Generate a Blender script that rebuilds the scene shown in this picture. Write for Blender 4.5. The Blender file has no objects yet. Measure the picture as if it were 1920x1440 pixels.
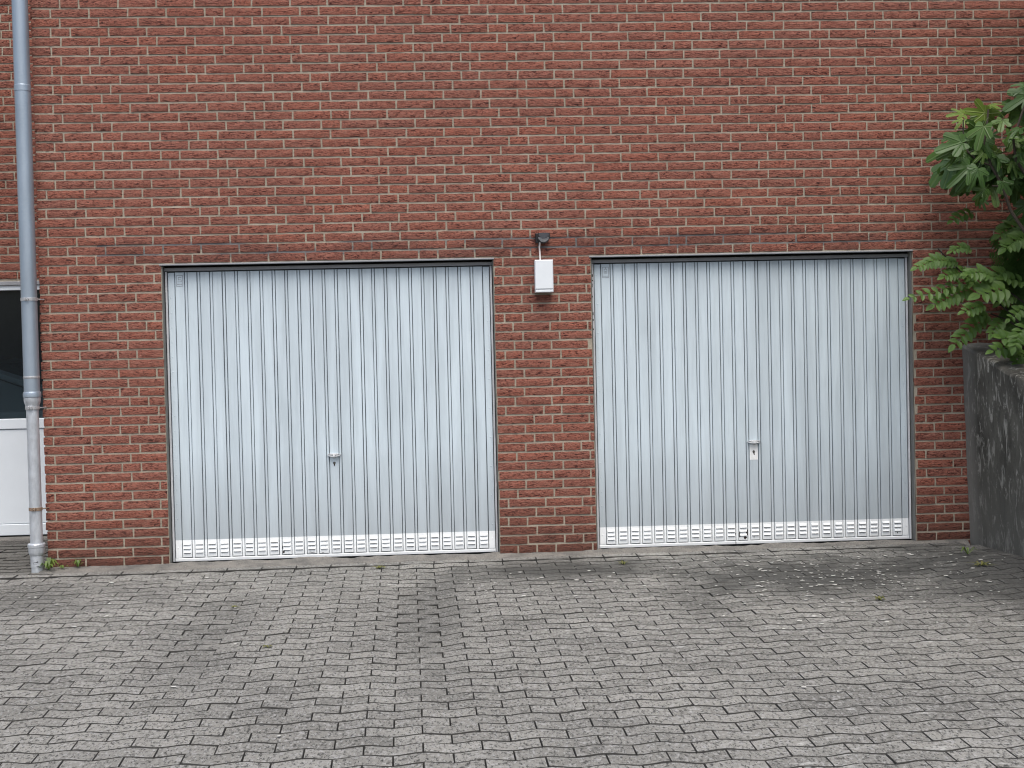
import bpy, bmesh, math, random
from mathutils import Vector, Matrix, Euler, noise as mnoise

# ------------------------------------------------------------------ camera, sky, sun, exposure
scene = bpy.context.scene
C = scene.collection
cam_data = bpy.data.cameras.new('camera')
cam = bpy.data.objects.new('camera', cam_data)
C.objects.link(cam)
CR = Vector((0.99813461, -0.05648155, -0.02317607))
CU = Vector((0.02444831, 0.02193877, 0.99946034))
CF = Vector((0.05594261, 0.99816257, -0.02327873))
m = Matrix(((CR.x, CU.x, -CF.x), (CR.y, CU.y, -CF.y), (CR.z, CU.z, -CF.z)))
cam.matrix_world = Matrix.Translation((-0.2073, -9.1392, 1.3606)) @ m.to_4x4()
cam_data.sensor_fit = 'HORIZONTAL'
cam_data.sensor_width = 36.0
cam_data.lens = 36.0 * 2550 / 1920
cam_data.clip_end = 2000
scene.camera = cam

SUN_EL, SUN_ROT = math.radians(62), math.radians(174)
world = bpy.data.worlds.new('World')
scene.world = world
world.use_nodes = True
wt = world.node_tree
sky = wt.nodes.new('ShaderNodeTexSky')
sky.sky_type = 'NISHITA'
sky.sun_disc = False
sky.sun_elevation = SUN_EL
sky.sun_rotation = SUN_ROT
sky.air_density = 1.0
sky.dust_density = 4.5
sky.ozone_density = 1.0
bg = wt.nodes['Background']
bg.inputs['Strength'].default_value = 0.12
wt.links.new(sky.outputs[0], bg.inputs['Color'])

sd = bpy.data.lights.new('sun', 'SUN')
sd.energy = 1.5
sd.angle = math.radians(48)
sd.color = (1.0, 0.985, 0.955)
sun = bpy.data.objects.new('sun', sd)
C.objects.link(sun)
# Nishita: rotation measured from +Y towards +X ; light comes from the front right, behind the camera
sdir = Vector((math.sin(SUN_ROT) * math.cos(SUN_EL), math.cos(SUN_ROT) * math.cos(SUN_EL), math.sin(SUN_EL)))
sun.rotation_euler = sdir.to_track_quat('Z', 'Y').to_euler()

scene.view_settings.view_transform = 'Standard'
scene.view_settings.look = 'None'
scene.view_settings.exposure = 0.66
scene.view_settings.gamma = 1.0
scene.view_settings.use_curve_mapping = False

scene.render.filter_size = 1.1
scene.cycles.filter_width = 1.1
scene.cycles.use_denoising = True

random.seed(7)
PI = math.pi

# ------------------------------------------------------------------ helpers
class MB:
    """collects faces of one mesh"""
    def __init__(s):
        s.v, s.f, s.mi = [], [], []
    def add(s, vs, fs, mi=0):
        n = len(s.v)
        s.v += [tuple(v) for v in vs]
        s.f += [tuple(i + n for i in f) for f in fs]
        s.mi += [mi] * len(fs)
    def box(s, x0, x1, y0, y1, z0, z1, mi=0):
        s.add([(x0, y0, z0), (x1, y0, z0), (x1, y1, z0), (x0, y1, z0), (x0, y0, z1), (x1, y0, z1), (x1, y1, z1), (x0, y1, z1)],
              [(0, 1, 5, 4), (1, 2, 6, 5), (2, 3, 7, 6), (3, 0, 4, 7), (4, 5, 6, 7), (3, 2, 1, 0)], mi)
    def bbox(s, x0, x1, y0, y1, z0, z1, b=0.003, mi=0):
        """box whose front (-Y) edges are bevelled"""
        vs = [(x0, y0 + b, z0), (x1, y0 + b, z0), (x1, y0 + b, z1), (x0, y0 + b, z1),
              (x0 + b, y0, z0 + b), (x1 - b, y0, z0 + b), (x1 - b, y0, z1 - b), (x0 + b, y0, z1 - b),
              (x0, y1, z0), (x1, y1, z0), (x1, y1, z1), (x0, y1, z1)]
        s.add(vs, [(4, 5, 6, 7), (0, 1, 5, 4), (1, 2, 6, 5), (2, 3, 7, 6), (3, 0, 4, 7),
                   (8, 9, 1, 0), (9, 10, 2, 1), (10, 11, 3, 2), (11, 8, 0, 3), (9, 8, 11, 10)], mi)
    def tube(s, pts, rad, n=8, cap=True, mi=0):
        pts = [Vector(p) for p in pts]
        if not hasattr(rad, '__len__'):
            rad = [rad] * len(pts)
        rings = []
        up = Vector((0.13, 0.31, 0.94)).normalized()
        for i, p in enumerate(pts):
            t = (pts[min(i + 1, len(pts) - 1)] - pts[max(i - 1, 0)]).normalized()
            a = t.cross(up)
            if a.length < 0.05:
                a = t.cross(Vector((1, 0, 0)))
            a.normalize()
            b = t.cross(a)
            rings.append([p + (a * math.cos(2 * PI * k / n) + b * math.sin(2 * PI * k / n)) * rad[i] for k in range(n)])
        vs = [v for r in rings for v in r]
        fs = []
        for i in range(len(pts) - 1):
            for k in range(n):
                fs.append((i * n + k, i * n + (k + 1) % n, (i + 1) * n + (k + 1) % n, (i + 1) * n + k))
        if cap:
            fs.append(tuple(range(n)))
            fs.append(tuple(range((len(pts) - 1) * n, len(pts) * n)))
        s.add(vs, fs, mi)
    def lathe(s, prof, cx=0, cy=0, n=28, mi=0):
        """profile of (radius, z) turned about a vertical axis"""
        vs, fs = [], []
        for r, z in prof:
            vs += [(cx + r * math.cos(2 * PI * k / n), cy + r * math.sin(2 * PI * k / n), z) for k in range(n)]
        for i in range(len(prof) - 1):
            for k in range(n):
                fs.append((i * n + k, i * n + (k + 1) % n, (i + 1) * n + (k + 1) % n, (i + 1) * n + k))
        fs.append(tuple(range(n)))
        fs.append(tuple(range((len(prof) - 1) * n, len(prof) * n)))
        s.add(vs, fs, mi)
    def mesh(s, name, mats, smooth=False):
        me = bpy.data.meshes.new(name)
        me.from_pydata(s.v, [], s.f)
        for mm in (mats if isinstance(mats, (list, tuple)) else [mats]):
            me.materials.append(mm)
        if any(s.mi):
            me.polygons.foreach_set('material_index', s.mi)
        bm = bmesh.new()
        bm.from_mesh(me)
        bmesh.ops.recalc_face_normals(bm, faces=bm.faces)
        bm.to_mesh(me)
        bm.free()
        if smooth:
            me.polygons.foreach_set('use_smooth', [True] * len(me.polygons))
            if hasattr(me, 'set_sharp_from_angle'):
                me.set_sharp_from_angle(angle=math.radians(24))
        me.update()
        return me

def link(name, me, parent=None, loc=(0, 0, 0), rot=None, scale=None):
    o = bpy.data.objects.new(name, me)
    C.objects.link(o)
    o.location = loc
    if rot is not None:
        o.rotation_euler = rot
    if scale is not None:
        o.scale = scale
    if parent is not None:
        o.parent = parent
    return o

def build(mb, name, mats, parent=None, loc=(0, 0, 0), smooth=False):
    return link(name, mb.mesh(name, mats, smooth), parent, loc)

def tag(o, label=None, cat=None, group=None, kind=None):
    if label: o['label'] = label
    if cat: o['category'] = cat
    if group: o['group'] = group
    if kind: o['kind'] = kind
    return o

def empty(name, loc, label, cat, group=None):
    o = bpy.data.objects.new(name, None)
    C.objects.link(o)
    o.location = loc
    o.empty_display_size = 0.1
    return tag(o, label, cat, group)

# ------------------------------------------------------------------ materials
class NT:
    def __init__(s, name):
        s.m = bpy.data.materials.new(name)
        s.m.use_nodes = True
        s.t = s.m.node_tree
        s.b = s.t.nodes['Principled BSDF']
        s.out = s.t.nodes['Material Output']
    def n(s, typ, **kw):
        nd = s.t.nodes.new(typ)
        for k, v in kw.items():
            setattr(nd, k, v)
        return nd
    def put(s, sock, v):
        if hasattr(v, 'links'):
            s.t.links.new(v, sock)
        else:
            sock.default_value = v
    def math(s, op, a, b=0.0, c=0.0, clamp=False):
        nd = s.n('ShaderNodeMath', operation=op, use_clamp=clamp)
        for i, v in enumerate((a, b, c)):
            s.put(nd.inputs[i], v)
        return nd.outputs[0]
    def pos(s):
        return s.n('ShaderNodeNewGeometry').outputs['Position']
    def objco(s):
        return s.n('ShaderNodeTexCoord').outputs['Object']
    def sep(s, v):
        nd = s.n('ShaderNodeSeparateXYZ')
        s.put(nd.inputs[0], v)
        return nd.outputs
    def scale(s, v, sc):
        nd = s.n('ShaderNodeVectorMath', operation='MULTIPLY')
        s.put(nd.inputs[0], v)
        nd.inputs[1].default_value = sc
        return nd.outputs[0]
    def noise(s, v, sc=1.0, det=3.0, rough=0.55, dist=0.0):
        nd = s.n('ShaderNodeTexNoise')
        s.put(nd.inputs['Vector'], v)
        nd.inputs['Scale'].default_value = sc
        nd.inputs['Detail'].default_value = det
        nd.inputs['Roughness'].default_value = rough
        nd.inputs['Distortion'].default_value = dist
        return nd.outputs[0]
    def ramp(s, v, stops):
        """piecewise map of a float: [(x, y), ...] with greys"""
        nd = s.n('ShaderNodeValToRGB')
        s.put(nd.inputs[0], v)
        el = nd.color_ramp.elements
        while len(el) < len(stops):
            el.new(0.5)
        for e, (x, c) in zip(el, stops):
            e.position = x
            e.color = (c, c, c, 1) if not hasattr(c, '__len__') else (*c, 1)
        return nd.outputs[0]
    def mix(s, f, a, b, mode='MIX'):
        nd = s.n('ShaderNodeMix', data_type='RGBA', blend_type=mode)
        s.put(nd.inputs[0], f)
        s.put(nd.inputs[6], (*a, 1) if isinstance(a, tuple) and len(a) == 3 else a)
        s.put(nd.inputs[7], (*b, 1) if isinstance(b, tuple) and len(b) == 3 else b)
        return nd.outputs[2]
    def bump(s, h, dist, strength=1.0, normal=None):
        nd = s.n('ShaderNodeBump')
        s.put(nd.inputs['Height'], h)
        nd.inputs['Distance'].default_value = dist
        nd.inputs['Strength'].default_value = strength
        if normal is not None:
            s.put(nd.inputs['Normal'], normal)
        return nd.outputs[0]
    def rnd(s):
        """random value of this piece, whether an object of its own or an island of a joined mesh"""
        a = s.n('ShaderNodeObjectInfo').outputs['Random']
        b = s.n('ShaderNodeNewGeometry').outputs['Random Per Island']
        return s.math('FRACT', s.math('ADD', a, s.math('MULTIPLY', b, 7.31)))
    def blob(s, x, y, cx, cy, rx, ry, wob=None):
        """1 inside an ellipse on the ground, fading to 0"""
        dx = s.math('DIVIDE', s.math('SUBTRACT', x, cx), rx)
        dy = s.math('DIVIDE', s.math('SUBTRACT', y, cy), ry)
        d = s.math('SQRT', s.math('ADD', s.math('MULTIPLY', dx, dx), s.math('MULTIPLY', dy, dy)))
        if wob is not None:
            d = s.math('ADD', d, wob)
        return s.ramp(d, [(0.35, 1.0), (1.0, 0.0)])
    def end(s, col, rough=0.8, normal=None, spec=0.5, metal=0.0):
        s.put(s.b.inputs['Base Color'], (*col, 1) if isinstance(col, tuple) else col)
        s.put(s.b.inputs['Roughness'], rough)
        s.b.inputs['Specular IOR Level'].default_value = spec
        s.b.inputs['Metallic'].default_value = metal
        if normal is not None:
            s.put(s.b.inputs['Normal'], normal)
        return s.m

def mat_brick():
    k = NT('rustic_brick')
    p = k.pos()
    r = k.rnd()
    g1 = k.noise(k.scale(p, (21, 30, 78)), 1.0, 4, 0.62, 1.6)
    g2 = k.noise(k.scale(p, (60, 80, 260)), 1.0, 3, 0.6, 0.4)
    fine = k.noise(p, 420, 2, 0.6)
    big = k.noise(p, 0.9, 3, 0.5)
    body = k.mix(k.ramp(r, [(0.0, 0.0), (0.8, 0.55), (0.97, 1.0)]), BRICK_A, BRICK_B)
    body = k.mix(k.ramp(g1, [(0.42, 0.0), (0.62, 0.75)]), body, BRICK_C)
    crev_shade = k.math('ADD', k.ramp(g1, [(0.36, 0.95), (0.45, 0.0)]), k.ramp(g2, [(0.38, 0.7), (0.47, 0.0)]), clamp=True)  # crevice shade put into the colour, where soft light leaves the bump flat
    body = k.mix(crev_shade, body, (0.045, 0.015, 0.013))
    body = k.mix(k.ramp(fine, [(0.62, 0.0), (0.78, 0.55)]), body, (0.36, 0.24, 0.18))
    body = k.mix(k.ramp(big, [(0.35, 0.12), (0.65, 0.0)]), body, (0.10, 0.05, 0.04))
    z = k.sep(p)[2]
    xin = k.ramp(k.math('DIVIDE', k.math('ABSOLUTE', k.math('SUBTRACT', k.sep(p)[0], 0.3)), 4.0), [(0.62, 1.0), (0.70, 0.0)])
    low_shade = k.math('MULTIPLY', k.ramp(k.math('ADD', k.math('DIVIDE', z, 0.5), k.math('MULTIPLY', k.noise(p, 5, 3), 0.5)), [(0.25, 0.8), (1.0, 0.0)]), 0.8)  # dimmer light low on the wall, put into the brick colour
    body = k.mix(low_shade, body, (0.045, 0.026, 0.02))
    soot = k.math('MULTIPLY', k.ramp(k.math('ABSOLUTE', k.math('SUBTRACT', z, 2.06)), [(0.05, 0.36), (0.12, 0.0)]), k.ramp(k.noise(k.scale(p, (1, 1, 3)), 1.6, 3, 0.5), [(0.38, 0.0), (0.55, 1.0)]))
    soot = k.math('MULTIPLY', soot, xin)
    body = k.mix(soot, body, (0.05, 0.03, 0.027))
    h = k.math('ADD', k.math('MULTIPLY', g1, 1.0), k.math('MULTIPLY', g2, 0.45))
    return k.end(body, 0.9, k.bump(h, 0.009), 0.25)

def mat_mortar():
    k = NT('mortar')
    p = k.pos()
    x, y, z = k.sep(p)
    n1 = k.noise(p, 6, 4, 0.6)
    n2 = k.noise(p, 260, 3, 0.6)
    col = k.mix(k.ramp(n1, [(0.3, 0.0), (0.7, 1.0)]), (0.42, 0.38, 0.305), (0.32, 0.285, 0.225))
    # later repointing over the two door heads, in greyer cement
    band = k.math('MULTIPLY', k.ramp(k.math('ABSOLUTE', k.math('SUBTRACT', z, 2.09)), [(0.048, 1.0), (0.056, 0.0)]),
                  k.math('MULTIPLY', k.ramp(k.noise(k.scale(p, (1, 1, 9)), 1.3, 3, 0.5), [(0.42, 0.0), (0.52, 0.9)]), k.math('LESS_THAN', k.math('ABSOLUTE', k.math('SUBTRACT', x, 0.3)), 2.72)))
    col = k.mix(band, col, (0.15, 0.155, 0.165))
    col = k.mix(k.ramp(n2, [(0.35, 0.5), (0.5, 0.0)]), col, (0.2, 0.18, 0.15))
    return k.end(col, 0.95, k.bump(k.math('ADD', k.noise(p, 60, 4, 0.6), n2), 0.003), 0.2)

def mat_paver(dark=0.0):
    k = NT('paving_concrete' if not dark else 'yard_concrete')
    p = k.pos()
    x, y, z = k.sep(p)
    r = k.rnd()
    w = k.math('MULTIPLY', k.math('SUBTRACT', k.noise(p, 3.2, 5, 0.65), 0.5), 1.6)
    base = k.mix(r, (0.190, 0.187, 0.170), (0.275, 0.271, 0.248))
    big = k.noise(p, 1.3, 4, 0.6)
    base = k.mix(k.ramp(big, [(0.32, 0.45), (0.56, 0.0)]), base, (0.085, 0.085, 0.081))
    sp = k.noise(k.scale(p, (1, 0.45, 1)), 85, 4, 0.75)
    base = k.mix(k.ramp(sp, [(0.38, 1.0), (0.49, 0.0)]), base, (0.045, 0.045, 0.042))
    sp2 = k.noise(k.scale(p, (1, 0.5, 1)), 70, 4, 0.7)
    base = k.mix(k.ramp(sp2, [(0.52, 0.0), (0.63, 0.75)]), base, (0.34, 0.34, 0.33))
    pit = k.noise(p, 48, 2, 0.5)
    base = k.mix(k.ramp(pit, [(0.30, 0.9), (0.37, 0.0)]), base, (0.05, 0.05, 0.047))
    # lime bloom, mostly to the right and front
    lime = k.math('MULTIPLY', k.ramp(k.noise(k.scale(p, (1, 1.6, 1)), 9, 4, 0.7), [(0.60, 0.0), (0.70, 0.6)]), k.ramp(k.math('ADD', x, k.math('MULTIPLY', w, 2.0)), [(0.0, 0.25), (1.0, 1.0)]))
    base = k.mix(lime, base, (0.5, 0.5, 0.48))
    # oil and moss stains with their own outlines
    st = k.blob(x, y, 0.60, -0.58, 0.95, 0.46, w)
    st = k.math('MAXIMUM', st, k.blob(x, y, 2.05, -1.0, 1.15, 0.85, w))
    st = k.math('MAXIMUM', st, k.math('MULTIPLY', k.blob(x, y, 3.2, -1.1, 1.0, 1.7, w), 0.95))
    st = k.math('MAXIMUM', st, k.math('MULTIPLY', k.blob(x, y, -2.75, -0.95, 0.6, 0.6, w), 0.5))
    st = k.math('MAXIMUM', st, k.math('MULTIPLY', k.blob(x, y, -0.22, -1.7, 0.26, 1.9, w), 0.32))
    st = k.math('MAXIMUM', st, k.math('MULTIPLY', k.blob(x, y, -1.42, -1.9, 0.26, 1.5, w), 0.22))
    st = k.math('MAXIMUM', st, k.math('MULTIPLY', k.blob(x, y, 1.25, -1.4, 0.2, 1.1, k.math('MULTIPLY', w, 0.6)), 0.4))
    base = k.mix(k.math('MULTIPLY', st, 0.82), base, (0.045, 0.046, 0.043))
    if dark:
        base = k.mix(dark, base, (0.07, 0.068, 0.06))
    h = k.math('ADD', sp, k.math('MULTIPLY', pit, 1.2))
    return k.end(base, 0.9, k.bump(h, 0.006, 1.0), 0.25)

def mat_cement():
    k = NT('cement_fillet')
    p = k.pos()
    n1 = k.noise(p, 7, 5, 0.65)
    n2 = k.noise(p, 120, 3, 0.6)
    col = k.mix(k.ramp(n1, [(0.35, 0.0), (0.6, 1.0)]), (0.15, 0.147, 0.138), (0.25, 0.238, 0.215))
    col = k.mix(k.ramp(n2, [(0.35, 0.6), (0.48, 0.0)]), col, (0.10, 0.098, 0.09))
    col = k.mix(k.ramp(k.sep(p)[0], [(0.0, 0.0), (1.0, 1.0)]), col, col)
    return k.end(col, 0.95, k.bump(k.math('ADD', k.noise(p, 30, 5, 0.6), n2), 0.01), 0.2)

def mat_soil(name='bedding_sand', a=(0.035, 0.033, 0.028), b=(0.07, 0.065, 0.055)):
    k = NT(name)
    p = k.pos()
    n = k.noise(p, 40, 5, 0.6)
    return k.end(k.mix(n, a, b), 0.95, k.bump(n, 0.01), 0.2)

def mat_door(name, top, low):
    """old white enamel: streaked, with a freshly painted band at the foot"""
    k = NT(name)
    p = k.pos()
    x, y, z = k.sep(p)
    st = k.noise(k.scale(p, (9, 9, 0.9)), 1.0, 4, 0.6, 0.3)
    st2 = k.noise(k.scale(p, (70, 70, 3.0)), 1.0, 3, 0.6)
    fine = k.noise(p, 240, 2, 0.5)
    col = k.mix(k.ramp(st, [(0.35, 0.0), (0.7, 0.8)]), top, tuple(c * 0.72 for c in top))
    col = k.mix(k.ramp(st2, [(0.5, 0.0), (0.8, 0.4)]), col, tuple(c * 0.7 for c in top))
    # road dirt on the unwashed sheet just over the band
    zz = k.math('ADD', z, k.math('MULTIPLY', k.math('SUBTRACT', st2, 0.5), 0.35))
    col = k.mix(k.ramp(zz, [(0.15, 0.42), (0.75, 0.0)]), col, (0.23, 0.235, 0.24))
    fresh = k.math('LESS_THAN', z, 0.152)
    lowc = k.mix(k.ramp(k.noise(p, 25, 4, 0.6), [(0.5, 0.0), (0.8, 0.25)]), low, tuple(c * 0.6 for c in low))
    lowc = k.mix(k.ramp(z, [(0.01, 0.25), (0.06, 0.0)]), lowc, (0.35, 0.36, 0.37))
    col = k.mix(fresh, col, lowc)
    return k.end(col, 0.5, k.bump(k.math('ADD', k.math('ADD', st, k.math('MULTIPLY', k.noise(p, 3.5, 2, 0.5), 1.5)), k.math('MULTIPLY', fine, 0.08)), 0.0035, 0.7), 0.4)

def mat_plain(name, col, rough=0.5, var=0.2, sc=20, metal=0.0, spec=0.5, streak=(1, 1, 1), bump=0.001):
    k = NT(name)
    p = k.pos()
    n = k.noise(k.scale(p, streak), sc, 4, 0.6)
    c = k.mix(k.ramp(n, [(0.3, 0.0), (0.75, 1.0)]), col, tuple(v * (1 - var) for v in col))
    return k.end(c, rough, k.bump(n, bump), spec, metal)

def mat_concrete_wall():
    k = NT('weathered_concrete')
    p = k.pos()
    x, y, z = k.sep(p)
    n1 = k.noise(k.scale(p, (2.2, 2.2, 1.1)), 1.0, 5, 0.65, 0.6)
    n2 = k.noise(k.scale(p, (17, 17, 6)), 1.0, 6, 0.75, 0.7)
    foot = k.math('MULTIPLY', k.ramp(k.math('ADD', z, k.math('MULTIPLY', n1, 0.5)), [(0.3, 0.6), (0.85, 0.0)]), 1.0)
    n3 = k.noise(p, 130, 3, 0.6)
    col = k.mix(k.ramp(n1, [(0.36, 0.0), (0.62, 1.0)]), (0.062, 0.061, 0.052), (0.165, 0.160, 0.138))
    col = k.mix(k.ramp(n2, [(0.53, 0.0), (0.61, 0.9)]), col, (0.38, 0.372, 0.335))
    col = k.mix(k.ramp(n2, [(0.30, 0.5), (0.42, 0.0)]), col, (0.028, 0.029, 0.027))
    col = k.mix(foot, col, (0.17, 0.168, 0.15))
    # the strip beside the house, washed pale
    edge = k.ramp(k.math('ADD', k.math('MULTIPLY', y, -1.0), k.math('MULTIPLY', n2, 0.10)), [(0.10, 0.75), (0.28, 0.0)])
    col = k.mix(edge, col, (0.30, 0.30, 0.27))
    col = k.mix(k.ramp(n3, [(0.62, 0.0), (0.75, 0.35)]), col, (0.3, 0.3, 0.29))
    return k.end(col, 0.95, k.bump(k.math('ADD', k.math('MULTIPLY', n2, 2.0), n3), 0.008), 0.2)

def mat_leaf(name, a, b, vein=None, fig=False, trans=0.3, rough=0.42):
    k = NT(name)
    r = k.rnd()
    p = k.pos()
    col = k.mix(r, a, b)
    col = k.mix(k.ramp(k.noise(p, 16, 3, 0.6), [(0.35, 0.0), (0.75, 0.5)]), col, tuple(c * 0.6 for c in a))
    nrm = None
    if fig:
        o = k.sep(k.objco())
        ax = k.math('ABSOLUTE', o[0])
        mask = k.ramp(ax, [(0.0, 1.0), (0.035, 0.0)])
        for ang in (0.74, 1.50):
            d = k.math('ABSOLUTE', k.math('SUBTRACT', k.math('MULTIPLY', ax, math.cos(ang)), k.math('MULTIPLY', o[1], math.sin(ang))))
            inside = k.math('GREATER_THAN', k.math('ADD', k.math('MULTIPLY', ax, math.sin(ang)), k.math('MULTIPLY', o[1], math.cos(ang))), 0.0)
            mask = k.math('MAXIMUM', mask, k.math('MULTIPLY', k.ramp(d, [(0.0, 0.9), (0.028, 0.0)]), inside))
        col = k.mix(k.math('MULTIPLY', mask, 0.75), col, vein)
        nrm = k.bump(mask, 0.004)
    k.end(col, rough, nrm, 0.4)
    tr = k.n('ShaderNodeBsdfTranslucent')
    k.put(tr.inputs['Color'], k.mix(0.5, col, (0.25, 0.42, 0.05)))
    ms = k.n('ShaderNodeMixShader')
    ms.inputs[0].default_value = trans
    k.t.links.new(k.b.outputs[0], ms.inputs[1])
    k.t.links.new(tr.outputs[0], ms.inputs[2])
    k.t.links.new(ms.outputs[0], k.out.inputs['Surface'])
    return k.m

BRICK_A, BRICK_B, BRICK_C = (0.262, 0.092, 0.067), (0.328, 0.103, 0.067), (0.298, 0.146, 0.108)
M = {}
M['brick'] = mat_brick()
M['mortar'] = mat_mortar()
M['paver'] = mat_paver()
M['joint'] = mat_plain('joint_grime', (0.045, 0.044, 0.040), 0.95, 0.5, 40)
M['yard'] = mat_paver(0.55)
M['cement'] = mat_cement()
M['bed'] = mat_soil()
M['soil'] = mat_soil('garden_soil', (0.02, 0.015, 0.01), (0.05, 0.038, 0.025))
M['door'] = mat_door('door_enamel', (0.585, 0.68, 0.735), (0.82, 0.855, 0.865))
M['groove'] = mat_plain('shaded_groove', (0.10, 0.115, 0.13), 0.8, 0.5, 30, streak=(1, 1, 0.2))  # shade between panels and ribs put into the backing colour
M['flange'] = mat_plain('frame_enamel', (0.62, 0.64, 0.66), 0.5, 0.3, 12, streak=(6, 6, 1))
M['jamb'] = mat_plain('jamb_metal', (0.20, 0.20, 0.185), 0.7, 0.45, 9, streak=(6, 6, 1))
M['head'] = mat_plain('head_metal', (0.30, 0.31, 0.33), 0.6, 0.25, 14, streak=(1, 6, 6))
M['dark'] = mat_plain('dark_gap', (0.012, 0.012, 0.013), 0.9, 0.2)
M['rust'] = mat_plain('rust', (0.035, 0.022, 0.017), 0.9, 0.6, 90)
M['patch'] = mat_plain('touch_up_paint', (0.86, 0.88, 0.87), 0.5, 0.1, 60)
M['white'] = mat_plain('white_plastic', (0.74, 0.79, 0.82), 0.45, 0.06, 9)
M['cable'] = mat_plain('cable_sheath', (0.72, 0.68, 0.66), 0.5, 0.15, 50)
M['black'] = mat_plain('black_plastic', (0.012, 0.012, 0.014), 0.45, 0.2)
M['hood'] = mat_plain('grey_hood', (0.055, 0.058, 0.068), 0.4, 0.2, 40)
M['lens'] = mat_plain('grey_lens', (0.80, 0.81, 0.82), 0.4, 0.1, 40)
M['zinc'] = mat_plain('painted_zinc', (0.38, 0.45, 0.52), 0.38, 0.22, 10, 0.55, 0.5, (1, 1, 0.25))
M['silver'] = mat_plain('silver_paint', (0.62, 0.66, 0.70), 0.36, 0.35, 30, 0.4, 0.5, (1, 1, 0.4), 0.004)
M['clamp'] = mat_plain('galvanised_clamp', (0.55, 0.56, 0.57), 0.4, 0.3, 60, 0.5)
M['rusty'] = mat_plain('rusty_clamp', (0.28, 0.20, 0.14), 0.8, 0.6, 80)
M['ink'] = mat_plain('black_marking', (0.01, 0.01, 0.01), 0.7, 0.2)
M['upvc'] = mat_plain('white_frame', (0.74, 0.80, 0.84), 0.35, 0.05, 5)
M['concrete'] = mat_concrete_wall()
M['ground'] = mat_plain('asphalt', (0.06, 0.06, 0.058), 0.9, 0.3, 30)
M['bark'] = mat_plain('bark', (0.075, 0.06, 0.045), 0.85, 0.4, 60)
M['stem'] = mat_plain('dark_stem', (0.02, 0.014, 0.012), 0.7, 0.3, 60)
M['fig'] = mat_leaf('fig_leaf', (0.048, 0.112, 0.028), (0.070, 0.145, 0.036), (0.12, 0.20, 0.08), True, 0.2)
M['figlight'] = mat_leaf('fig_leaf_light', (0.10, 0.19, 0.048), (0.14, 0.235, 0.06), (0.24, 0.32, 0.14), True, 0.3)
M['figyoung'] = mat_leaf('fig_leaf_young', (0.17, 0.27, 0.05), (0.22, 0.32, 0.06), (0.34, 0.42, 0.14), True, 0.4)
M['leafmass'] = mat_leaf('leaf_mass', (0.03, 0.075, 0.02), (0.05, 0.11, 0.03))
M['leaflet'] = mat_leaf('leaflet', (0.085, 0.172, 0.038), (0.125, 0.225, 0.052), trans=0.3, rough=0.5)
M['fern'] = mat_leaf('fern', (0.045, 0.10, 0.026), (0.075, 0.15, 0.038), trans=0.2)
M['weed'] = mat_leaf('weed_leaf', (0.08, 0.15, 0.025), (0.14, 0.2, 0.04), trans=0.25)
M['moss'] = mat_leaf('moss', (0.10, 0.11, 0.025), (0.17, 0.16, 0.05), trans=0.1, rough=0.8)
M['litter'] = mat_plain('dry_petal', (0.60, 0.60, 0.56), 0.8, 0.4, 70)

# ------------------------------------------------------------------ ground
def gz(x, y):
    """height of the yard: falls gently away from the house, with two worn dips"""
    if y > -0.2:
        t = min(1.0, max(0.0, y) / 1.37)
        z = -0.013 + (y + 0.2) * 0.03 * (1 if y < 0 else 0) + (0.006 + 0.05 * t if y >= 0 else 0)
    else:
        z = -0.013 + 0.0318 * (y + 0.2)
    if y < -0.3:
        along = math.exp(-((y + 1.75) / 1.15) ** 2)
        z -= 0.024 * along * math.exp(-((x + 0.30) / 0.17) ** 2)
        z -= 0.015 * math.exp(-((y + 1.9) / 1.0) ** 2) * math.exp(-((x + 1.45) / 0.20) ** 2)
        z -= 0.014 * math.exp(-((y + 1.3) / 0.8) ** 2) * math.exp(-((x - 1.25) / 0.2) ** 2)
        z += 0.006 * mnoise.noise(Vector((x * 1.3, y * 1.3, 3.3)))
        z += 0.05 * min(1, max(0, (x - 2.7) / 0.7)) * min(1, max(0, (-0.2 - y) / 0.8)) * math.exp(-max(0, -1.2 - y))
    return z

def seen(p):
    """picture position of a point, used only to decide which repeats are largest in view"""
    v = Vector(p) - cam.matrix_world.translation
    d = v.dot(CF)
    return v.dot(CR) / d * 2550 + 960, 720 - v.dot(CU) / d * 2550, d

g = MB()
g.box(-400, 400, -400, 400, -0.9, -0.30)
tag(build(g, 'ground', M['ground']), kind='structure')

g = MB()
xs = [-5.0 + 0.2 * i for i in range(43)]
ys = [1.5 - 0.2 * i for i in range(38)]
for y in ys:
    for x in xs:
        g.v.append((x, y, gz(x, y) - 0.026))
nx = len(xs)
for j in range(len(ys) - 1):
    for i in range(nx - 1):
        g.f.append((j * nx + i, j * nx + i + 1, (j + 1) * nx + i + 1, (j + 1) * nx + i))
        g.mi.append(0)
pavement = tag(build(g, 'pavement', M['bed'], smooth=True), kind='structure')

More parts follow.
